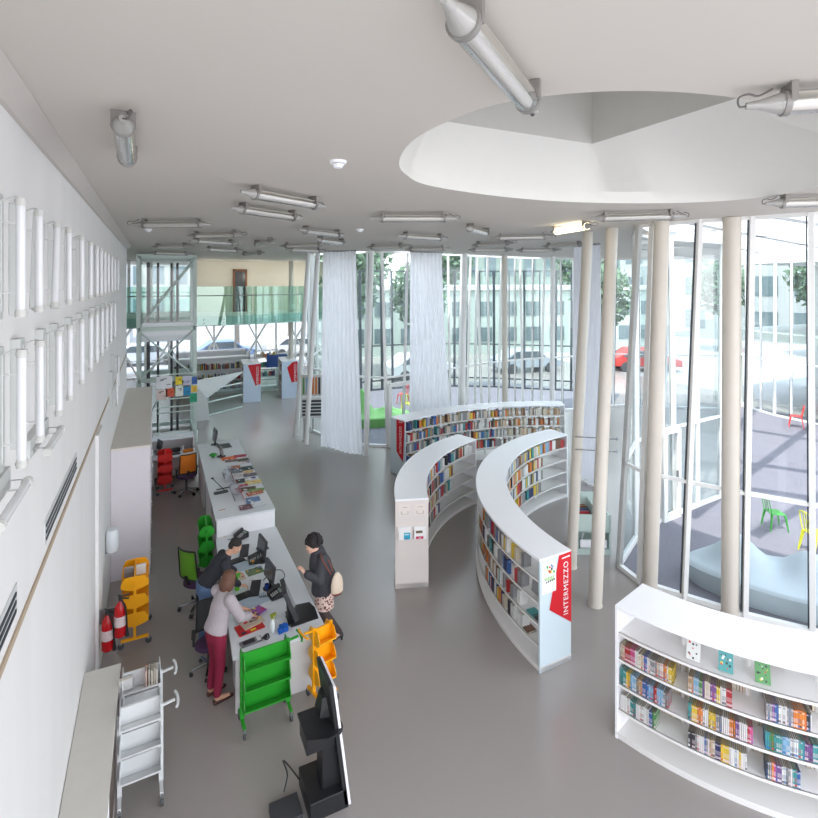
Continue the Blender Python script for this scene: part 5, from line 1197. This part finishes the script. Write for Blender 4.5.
for i,(x,y,rz,c,l) in enumerate([(-.5,40,0,(200,206,216),'silver car parked behind the far hall windows, left'),(4.6,40,0,(120,140,180),'blue car parked behind the far hall windows'),(9.8,40,0,(226,226,228),'white car parked behind the far hall windows, right'),(14,27.5,0,(220,222,226),'white car beyond the left rear glazing'),(21,26.5,-10,(170,176,186),'grey car beyond the middle rear glazing'),(28,23.5,-30,(196,60,56),'red car beyond the right rear glazing')]): car(l,x,y,R(rz),c)
# ================================================================== PEOPLE
SKIN=mat('skin',rgb(206,158,132),.55,var=.03); 
def remesh(o,v,it=6):
    r=o.modifiers.new('remesh','REMESH'); r.mode='VOXEL'; r.voxel_size=v; r.use_smooth_shade=True
    s=o.modifiers.new('smooth','SMOOTH'); s.factor=.5; s.iterations=it
    return o
def V(*a): return Vector(a)
def head(mb,c,fwd,upv,s=1.0):
    """head of height ~.23 with brow, nose, lips, chin, ears"""
    f=Vector(fwd).normalized(); u=Vector(upv).normalized(); r=f.cross(u).normalized(); u=r.cross(f).normalized()
    Mx=Matrix((r,f,u)).transposed(); C=lambda x,y,z: Vector(c)+Mx@Vector((x*s,y*s,z*s))
    mb.ell(C(0,-.012,.03),(.076*s,.095*s,.088*s),M=Mx,nu=20,nv=14)         # skull
    mb.ell(C(0,.022,-.03),(.060*s,.070*s,.078*s),M=Mx,nu=18,nv=12)       # face
    mb.ell(C(0,.055,-.088),(.028*s,.026*s,.022*s),M=Mx)                   # chin
    mb.ell(C(0,.082,.022),(.045*s,.014*s,.012*s),M=Mx)                    # brow
    mb.add([C(-.010,.085,.012),C(.010,.085,.012),C(.017,.085,-.032),C(-.017,.085,-.032),C(0,.095,.010),C(0,.118,-.026)],[(0,4,5,3),(1,2,5,4),(3,5,2),(0,1,4),(0,3,2,1)])
    mb.ell(C(0,.088,-.054),(.024*s,.010*s,.009*s),M=Mx)                   # lips
    for q in (-1,1): mb.ell(C(q*.077,-.005,-.01),(.010*s,.02*s,.032*s),M=Mx); mb.ell(C(q*.04,.07,-.02),(.018*s,.015*s,.016*s),M=Mx)
    return C,Mx
def hand(mb,w,d,pn,side,curl=.5,s=1.0):
    """w wrist, d finger direction, pn palm normal, side +1 thumb on d x pn side"""
    d=Vector(d).normalized(); pn=Vector(pn).normalized(); t=d.cross(pn).normalized()*side; pn=t.cross(d).normalized()*(1 if t.cross(d).dot(pn)>0 else -1)
    w=Vector(w)
    Mx=Matrix((t,d,pn)).transposed()
    mb.ell(w+d*.05*s,(.041*s,.052*s,.016*s),M=Mx)
    L=[.072,.080,.074,.058]
    for k in range(4):
        b=w+d*.088*s+t*(.030-.020*k)*s; ln=L[k]*s; c=curl*(.8+.12*k)
        d1=(d*math.cos(c*.6)+pn*math.sin(c*.6)); d2=(d*math.cos(c*1.4)+pn*math.sin(c*1.4)); d3=(d*math.cos(c*2.1)+pn*math.sin(c*2.1))
        p1=b+d1*ln*.45; p2=p1+d2*ln*.32; p3=p2+d3*ln*.23
        mb.caps(b,p1,.0095*s,.0085*s,n=8); mb.caps(p1,p2,.0085*s,.0078*s,n=8); mb.caps(p2,p3,.0078*s,.007*s,n=8)
    b=w+d*.025*s+t*.032*s; p1=b+(d*.6+t*.75+pn*.25).normalized()*.034*s; p2=p1+(d*.9+t*.25+pn*.35).normalized()*.028*s
    mb.caps(b,p1,.012*s,.010*s,n=8); mb.caps(p1,p2,.010*s,.008*s,n=8)
def limb(mb,pts,rs,n=14):
    for (a,b),(ra,rb) in zip(zip(pts,pts[1:]),zip(rs,rs[1:])): mb.caps(a,b,ra,rb,n=n)
def person(lab,J,skin,clothes,pos,rz,hairf,s=1.0):
    """J: joint dictionary in local space (person looks along +y)"""
    root=empty('person',(0,0,0),label=lab,cat='person')
    g={k:V(*v) for k,v in J.items() if k not in('hf','hu','lhd','rhd','lhp','rhp','lcurl','rcurl')}
    body=MB()
    # trunk
    ax=lambda a,b:(b-a).normalized()
    def ring(c,w,d,tl): x=J_x; y=V(0,math.cos(tl),-math.sin(tl)); return (c,x*w,y*d)
    J_x=V(1,0,0)
    sp=[g['pelvis']-V(0,0,.06),g['pelvis'],g['pelvis'].lerp(g['chest'],.45),g['chest'],g['chest'].lerp(g['neck'],.6),g['neck']]
    tl=math.atan2((g['neck']-g['pelvis']).y,(g['neck']-g['pelvis']).z)
    W=[.13,.155,.13,.155,.15,.055]; Dp=[.09,.11,.095,.115,.085,.055]
    body.rings([ring(c,w,d,tl*(.3 if i<1 else 1)) for i,(c,w,d) in enumerate(zip(sp,W,Dp))],n=20)
    hb=g['head']; body.caps(g['neck']-(hb-g['neck'])*.3,hb-(hb-g['neck']).normalized()*.05,.056,.052)
    C,Mx=head(body,hb,J['hf'],J['hu'])
    for q in 'lr':
        limb(body,[g[q+'sh'],g[q+'el'],g[q+'wr']],[.052,.040,.027])
        sd=1 if q=='r' else -1
        dd=V(*J[q+'hd']); pn=V(*J[q+'hp']); 
        hand(body,g[q+'wr'],dd,pn,1 if (dd.cross(pn)).dot(V(-1 if q=='r' else 1,0,0))>0 else -1,J.get(q+'curl',.5))
        limb(body,[g[q+'hip'],g[q+'kn'],g[q+'an']],[.085,.056,.040])
        limb(body,[g[q+'an'],g[q+'toe']],[.038,.03])
    b=body.build('body',skin,root); remesh(b,.0075,3)
    # eyes and brows
    for q in (-1,1):
        m=MB(); m.ell(C(q*.030,.079,.002),(.013,.009,.008),M=Mx,nu=10,nv=8); e=m.build('eye',mat('eye_white',rgb(228,224,220),.3),root,smooth=True)
        m=MB(); m.ell(C(q*.030,.086,.002),(.006,.004,.006),M=Mx,nu=8,nv=6); m.build('iris',mat('iris_brown',rgb(50,34,26),.2),e,smooth=True)
        m=MB(); m.ell(C(q*.030,.089,.022),(.018,.006,.004),M=Mx,nu=10,nv=6); m.build('eyebrow',mat('brow_dark',rgb(46,34,30),.8),root,smooth=True)
    m=MB(); m.ell(C(0,.096,-.054),(.021,.005,.006),M=Mx,nu=10,nv=6); m.build('mouth',mat('lips',rgb(168,92,86),.5),root,smooth=True)
    hairf(root,C,Mx,g); clothes(root,g,ring,tl,sp)
    place(root,pos[0],pos[1],0,rz); return root
def shoe(root,an,toe,m,heel=0,low=False):
    mb=MB(); d=(toe-an); d.z=0; d.normalize(); x=d.cross(V(0,0,1)); zb=0 if not heel else 0
    hz=heel
    h0=V(an.x,an.y,0)-d*.05
    R_=[]
    for t,w,h,zb_ in [(0,.03,.05,hz),(.06,.038,.058,hz*.9),(.13,.04,.045,hz*.5),(.20,.045,.032,.004),(.25,.035,.024,.002),(.275,.012,.012,.002)]:
        c=h0+d*t; R_.append((V(c.x,c.y,zb_+h/2+.004),x*w,V(0,0,1)*(h/2+.004)))
    mb.rings(R_,n=14)
    if heel: mb.cyl(h0+d*.015,h0+d*.02+V(0,0,heel+.01),.012,.022,8)
    mb.build('shoe',m,root,smooth=True)
# --- man leaning over the counter
def man_hair(root,C,Mx,g):
    m=MB(); m.ell(C(0,-.022,.052),(.084,.094,.080),M=Mx,nu=20,nv=12); m.ell(C(0,-.06,.0),(.070,.055,.07),M=Mx)
    remesh(m.build('hair',mat('hair_black',rgb(40,34,32),.7,var=.2,scale=60),root),.008,3)
def man_clothes(root,g,ring,tl,sp):
    m=MB(); W=[.165,.165,.155,.185,.165,.07]; D=[.125,.125,.12,.14,.11,.07]
    m.rings([ring(c,w,d,tl) for c,w,d in zip(sp,W,D)],n=20)
    for q in 'lr': limb(m,[g[q+'sh'],g[q+'el'],g[q+'el'].lerp(g[q+'wr'],.75)],[.072,.056,.046])
    remesh(m.build('sweater',mat('sweater_black',rgb(46,47,54),.85,var=.12,scale=30,bump=.2),root),.012,4)
    m=MB(); m.rings([(g['pelvis']+V(0,.0,.05),V(.160,0,0),V(0,.118,-.03)),(g['pelvis']-V(0,0,.10),V(.165,0,0),V(0,.12,0))],n=20)
    for q in 'lr': limb(m,[g[q+'hip'],g[q+'kn'],g[q+'an']+V(0,0,.02)],[.098,.072,.066])
    remesh(m.build('jeans',mat('denim',rgb(88,112,146),.85,var=.18,scale=16,bump=.2),root),.012,4)
    for q in 'lr': shoe(root,g[q+'an'],g[q+'toe'],mat('shoe_tan',rgb(120,90,74),.5))
J=dict(pelvis=(0,-.02,.94),chest=(0,.20,1.20),neck=(0,.33,1.34),head=(0,.44,1.43),lsh=(-.17,.26,1.27),rsh=(.17,.26,1.27),lel=(-.26,.33,1.04),rel=(.25,.35,1.04),lwr=(-.20,.50,.90),rwr=(.17,.50,.89),
 lhip=(-.09,-.02,.90),rhip=(.09,-.02,.90),lkn=(-.10,.03,.50),rkn=(.10,.0,.50),lan=(-.11,-.02,.08),ran=(.11,-.06,.08),ltoe=(-.12,.12,.035),rtoe=(.13,.08,.035),hf=(0.08,.80,-.55),hu=(0,.5,.8),lhd=(.1,.9,-.45),rhd=(-.1,.9,-.4),lhp=(0,-.4,-.9),rhp=(0,-.4,-.9),lcurl=.5,rcurl=.6)
person('man with short black hair, dark sweater and jeans leaning over the counter',J,SKIN,man_clothes,(.70,8.62),R(-90),man_hair)
# --- woman in grey sweater and maroon trousers
def w_hair(root,C,Mx,g):
    m=MB(); m.ell(C(0,-.025,.042),(.096,.100,.092),M=Mx,nu=20,nv=12); m.ell(C(0,-.062,-.045),(.086,.060,.105),M=Mx)
    for q in (-1,1): m.ell(C(q*.078,-.015,-.04),(.026,.058,.095),M=Mx)
    remesh(m.build('hair',mat('hair_brown',rgb(98,66,50),.6,var=.25,scale=50),root),.008,3)
def w_clothes(root,g,ring,tl,sp):
    m=MB(); W=[.19,.185,.16,.168,.145,.07]; D=[.145,.14,.125,.13,.10,.07]
    s2=[sp[0]+V(0,0,.03)]+sp[1:]
    m.rings([ring(c,w,d,tl) for c,w,d in zip(s2,W,D)],n=20)
    for q in 'lr': limb(m,[g[q+'sh'],g[q+'el'],g[q+'el'].lerp(g[q+'wr'],.7)],[.078,.066,.058])
    remesh(m.build('sweater',mat('sweater_grey',rgb(172,162,166),.95,var=.16,scale=55,bump=.35),root),.012,4)
    m=MB(); m.rings([(g['pelvis']+V(0,0,.0),V(.155,0,0),V(0,.115,0)),(g['pelvis']-V(0,0,.12),V(.16,0,0),V(0,.12,0))],n=20)
    for q in 'lr': limb(m,[g[q+'hip'],g[q+'kn'],g[q+'an']+V(0,0,.05)],[.098,.068,.052])
    remesh(m.build('trousers',mat('maroon_trousers',rgb(134,24,56),.8,var=.08,scale=14),root),.012,4)
    for q in 'lr': shoe(root,g[q+'an'],g[q+'toe'],mat('shoe_brown',rgb(74,40,34),.4))
J=dict(pelvis=(0,0,.93),chest=(0,.09,1.20),neck=(0,.14,1.38),head=(0,.20,1.50),lsh=(-.17,.11,1.33),rsh=(.17,.11,1.33),lel=(-.20,.27,1.06),rel=(.23,.24,1.06),lwr=(-.10,.48,.93),rwr=(.10,.49,.91),
 lhip=(-.09,0,.89),rhip=(.09,0,.89),lkn=(-.09,.04,.49),rkn=(.10,.01,.49),lan=(-.09,-.02,.08),ran=(.11,-.04,.08),ltoe=(-.09,.13,.035),rtoe=(.13,.11,.035),hf=(-.25,.85,-.38),hu=(0,.35,.9),lhd=(.2,.9,-.4),rhd=(-.1,.9,-.5),lhp=(0,-.4,-.9),rhp=(0,-.4,-.9),lcurl=.6,rcurl=.6)
person('woman with brown bob, light grey sweater and maroon trousers sorting magazines at the counter',J,SKIN,w_clothes,(.735,7.48),R(-66),w_hair)
# --- woman with curly black hair in dark coat
def c_hair(root,C,Mx,g):
    m=MB(); rnd=random.Random(2); m.ell(C(0,-.03,.05),(.10,.105,.095),M=Mx)
    for k in range(120):
        a,b=rnd.uniform(0,6.28),rnd.uniform(-.35,1); s=math.sqrt(1-b*b); x,y,z=.115*s*math.cos(a),-.035+.12*s*math.sin(a),.045+.12*b
        if y>.05 and z<.07: continue
        m.ell(C(x,y,z),(rnd.uniform(.02,.032),)*3,nu=8,nv=6)
    remesh(m.build('hair',mat('hair_curly',rgb(38,32,34),.85,var=.3,scale=40,bump=.5),root),.008,1)
def c_clothes(root,g,ring,tl,sp):
    m=MB(); W=[.22,.21,.18,.19,.165,.08]; D=[.21,.20,.175,.175,.135,.085]
    s2=[sp[0]-V(0,0,.08)]+sp[1:]
    m.rings([ring(c,w,d,tl) for c,w,d in zip(s2,W,D)],n=20)
    for q in 'lr': limb(m,[g[q+'sh'],g[q+'el'],g[q+'el'].lerp(g[q+'wr'],.8)],[.08,.07,.064])
    m.cyl(g['neck']-V(0,0,.03),g['neck']+V(0,.02,.04),.085,.08)
    remesh(m.build('coat',mat('coat_dark',rgb(62,62,68),.8,var=.12,scale=20,bump=.25),root),.012,3)
    m=MB(); m.rings([(g['pelvis'],V(.16,0,0),V(0,.13,0)),(g['pelvis']-V(0,0,.2),V(.175,0,0),V(0,.14,0)),(g['pelvis']-V(0,0,.42),V(.165,0,0),V(0,.15,0))],n=20)
    sk=mat('skirt_pattern',rgb(190,150,142),.8)
    if 'vor' not in sk:
        nt=sk.node_tree; b=nt.nodes['Principled BSDF']; ck=nt.nodes.new('ShaderNodeTexVoronoi'); ck.inputs['Scale'].default_value=26; tc=nt.nodes.new('ShaderNodeTexCoord'); cr=nt.nodes.new('ShaderNodeValToRGB')
        cr.color_ramp.elements[0].position=.35; cr.color_ramp.elements[0].color=rgb(92,28,30); cr.color_ramp.elements[1].position=.45; cr.color_ramp.elements[1].color=rgb(222,196,184)
        nt.links.new(tc.outputs['Object'],ck.inputs['Vector']); nt.links.new(ck.outputs['Distance'],cr.inputs[0]); nt.links.new(cr.outputs[0],b.inputs['Base Color'])
    m.build('skirt',sk,root,smooth=True)
    m=MB()
    for q in 'lr': limb(m,[g[q+'hip']-V(0,0,.1),g[q+'kn'],g[q+'kn'].lerp(g[q+'an'],.35),g[q+'an']],[.09,.062,.06,.043])
    remesh(m.build('tights',mat('tights_dark',rgb(66,52,50),.7),root),.01,3)
    for q in 'lr': shoe(root,g[q+'an'],g[q+'toe'],mat('heel_black',rgb(24,22,26),.3),heel=.06)
J=dict(pelvis=(0,0,.96),chest=(0,.07,1.22),neck=(0,.12,1.41),head=(0,.19,1.52),lsh=(-.17,.07,1.37),rsh=(.17,.05,1.37),lel=(-.24,.13,1.09),rel=(.25,-.09,1.10),lwr=(-.14,.34,1.20),rwr=(.22,.06,.98),
 lhip=(-.09,0,.92),rhip=(.09,0,.92),lkn=(-.09,.04,.52),rkn=(.09,.05,.52),lan=(-.10,-.22,.13),ran=(.09,-.02,.13),ltoe=(-.10,-.06,.03),rtoe=(.09,.14,.03),hf=(.0,.97,-.2),hu=(0,.2,.97),lhd=(.15,.5,.8),rhd=(0,.8,-.4),lhp=(.3,.5,-.6),rhp=(-.9,0,-.3),lcurl=1.0,rcurl=.5)
cw=person('woman with curly black hair, dark coat and patterned skirt standing at the counter front',J,mat('skin_light',rgb(222,178,156),.55,var=.03),c_clothes,(2.38,7.93),R(88),c_hair)
# her shoulder bag (facing -x: her left side is towards the camera)
bg=empty('handbag',(2.50,7.72,.9),label='cream shoulder bag with brown strap carried by the woman in the dark coat',cat='bag')
m=MB(); m.rings([((2.48,7.60,z),(.10*k,.01*k,0),(0,.055*k,0)) for z,k in ((.88,.75),(.92,.98),(1.02,1.0),(1.12,.8),(1.20,.3))],n=20); m.build('bag_body',mat('bag_cream',rgb(214,196,176),.6),bg,smooth=True)
m=MB(); m.rings([((2.48,7.60,z),(.103*k,.01*k,0),(0,.058*k,0)) for z,k in ((.872,.72),(.89,.84),(.905,.9))],n=20); m.build('bag_base',mat('bag_brown',rgb(120,60,46),.5),bg,smooth=True)
m=MB(); m.tube(spline([(2.40,7.64,1.17),(2.33,7.63,1.30),(2.27,7.71,1.42),(2.31,7.80,1.43),(2.40,7.72,1.32),(2.44,7.69,1.18)],6),.010,8); m.build('strap',mat('bag_brown',rgb(120,60,46)),bg,smooth=True)
# ================================================================== LIGHT AND CAMERA
w=bpy.data.worlds.new('world'); bpy.context.scene.world=w; w.use_nodes=True; nt=w.node_tree
bgn=nt.nodes['Background']; tc=nt.nodes.new('ShaderNodeTexCoord'); sx=nt.nodes.new('ShaderNodeSeparateXYZ'); cr=nt.nodes.new('ShaderNodeValToRGB')
nt.links.new(tc.outputs['Generated'],sx.inputs[0]); nt.links.new(sx.outputs['Z'],cr.inputs[0]); nt.links.new(cr.outputs[0],bgn.inputs[0])
cr.color_ramp.elements[0].color=(.96,.97,1,1); cr.color_ramp.elements[0].position=.0; cr.color_ramp.elements[1].color=(.72,.83,1,1); cr.color_ramp.elements[1].position=.9
bgn.inputs[1].default_value=WORLD
def sun(d,st,col,ang):
    l=bpy.data.lights.new('sun','SUN'); l.energy=st; l.color=col; l.angle=R(ang); o=bpy.data.objects.new('sun',l); COL.objects.link(o); o.rotation_euler=Vector(d).to_track_quat('-Z','Y').to_euler(); return o
sun((.42,.24,-1),SUN,(1,.95,.9),.6)
def area(n,loc,d,sx_,sy_,e,col=(1,1,1)):
    l=bpy.data.lights.new(n,'AREA'); l.shape='RECTANGLE'; l.size=sx_; l.size_y=sy_; l.energy=e; l.color=col; o=bpy.data.objects.new(n,l); COL.objects.link(o); o.location=loc; o.rotation_euler=Vector(d).to_track_quat('-Z','Y').to_euler(); o.visible_camera=True; return o
for i,(x,y,z,e) in enumerate(LAMPS):  # point fills added to brighten the gallery back wall
    l=bpy.data.lights.new('hall_fill','POINT'); l.energy=e; l.shadow_soft_size=.05; l.color=(1,.93,.84); o=bpy.data.objects.new('hall_fill',l); COL.objects.link(o); o.location=(x,y,z)
for i,a in enumerate(AREAS): area('room_light',*a)
cd=bpy.data.cameras.new('camera'); cam=bpy.data.objects.new('camera',cd); COL.objects.link(cam); bpy.context.scene.camera=cam
cd.sensor_fit='HORIZONTAL'; cd.sensor_width=36; cd.lens=36*FPX/818; cd.shift_x=0; cd.shift_y=-(409-HY)/818; cd.clip_end=400; cd.clip_start=.02
cam.location=(0,0,EYE); cam.rotation_euler=(R(90),0,-YAW)
sc=bpy.context.scene
sc.view_settings.view_transform='Standard'; sc.view_settings.look='None'; sc.view_settings.exposure=EXPO; sc.view_settings.gamma=1
try:
    sc.cycles.transparent_max_bounces=24; sc.cycles.max_bounces=10; sc.cycles.diffuse_bounces=5; sc.cycles.sample_clamp_indirect=6
except Exception: pass
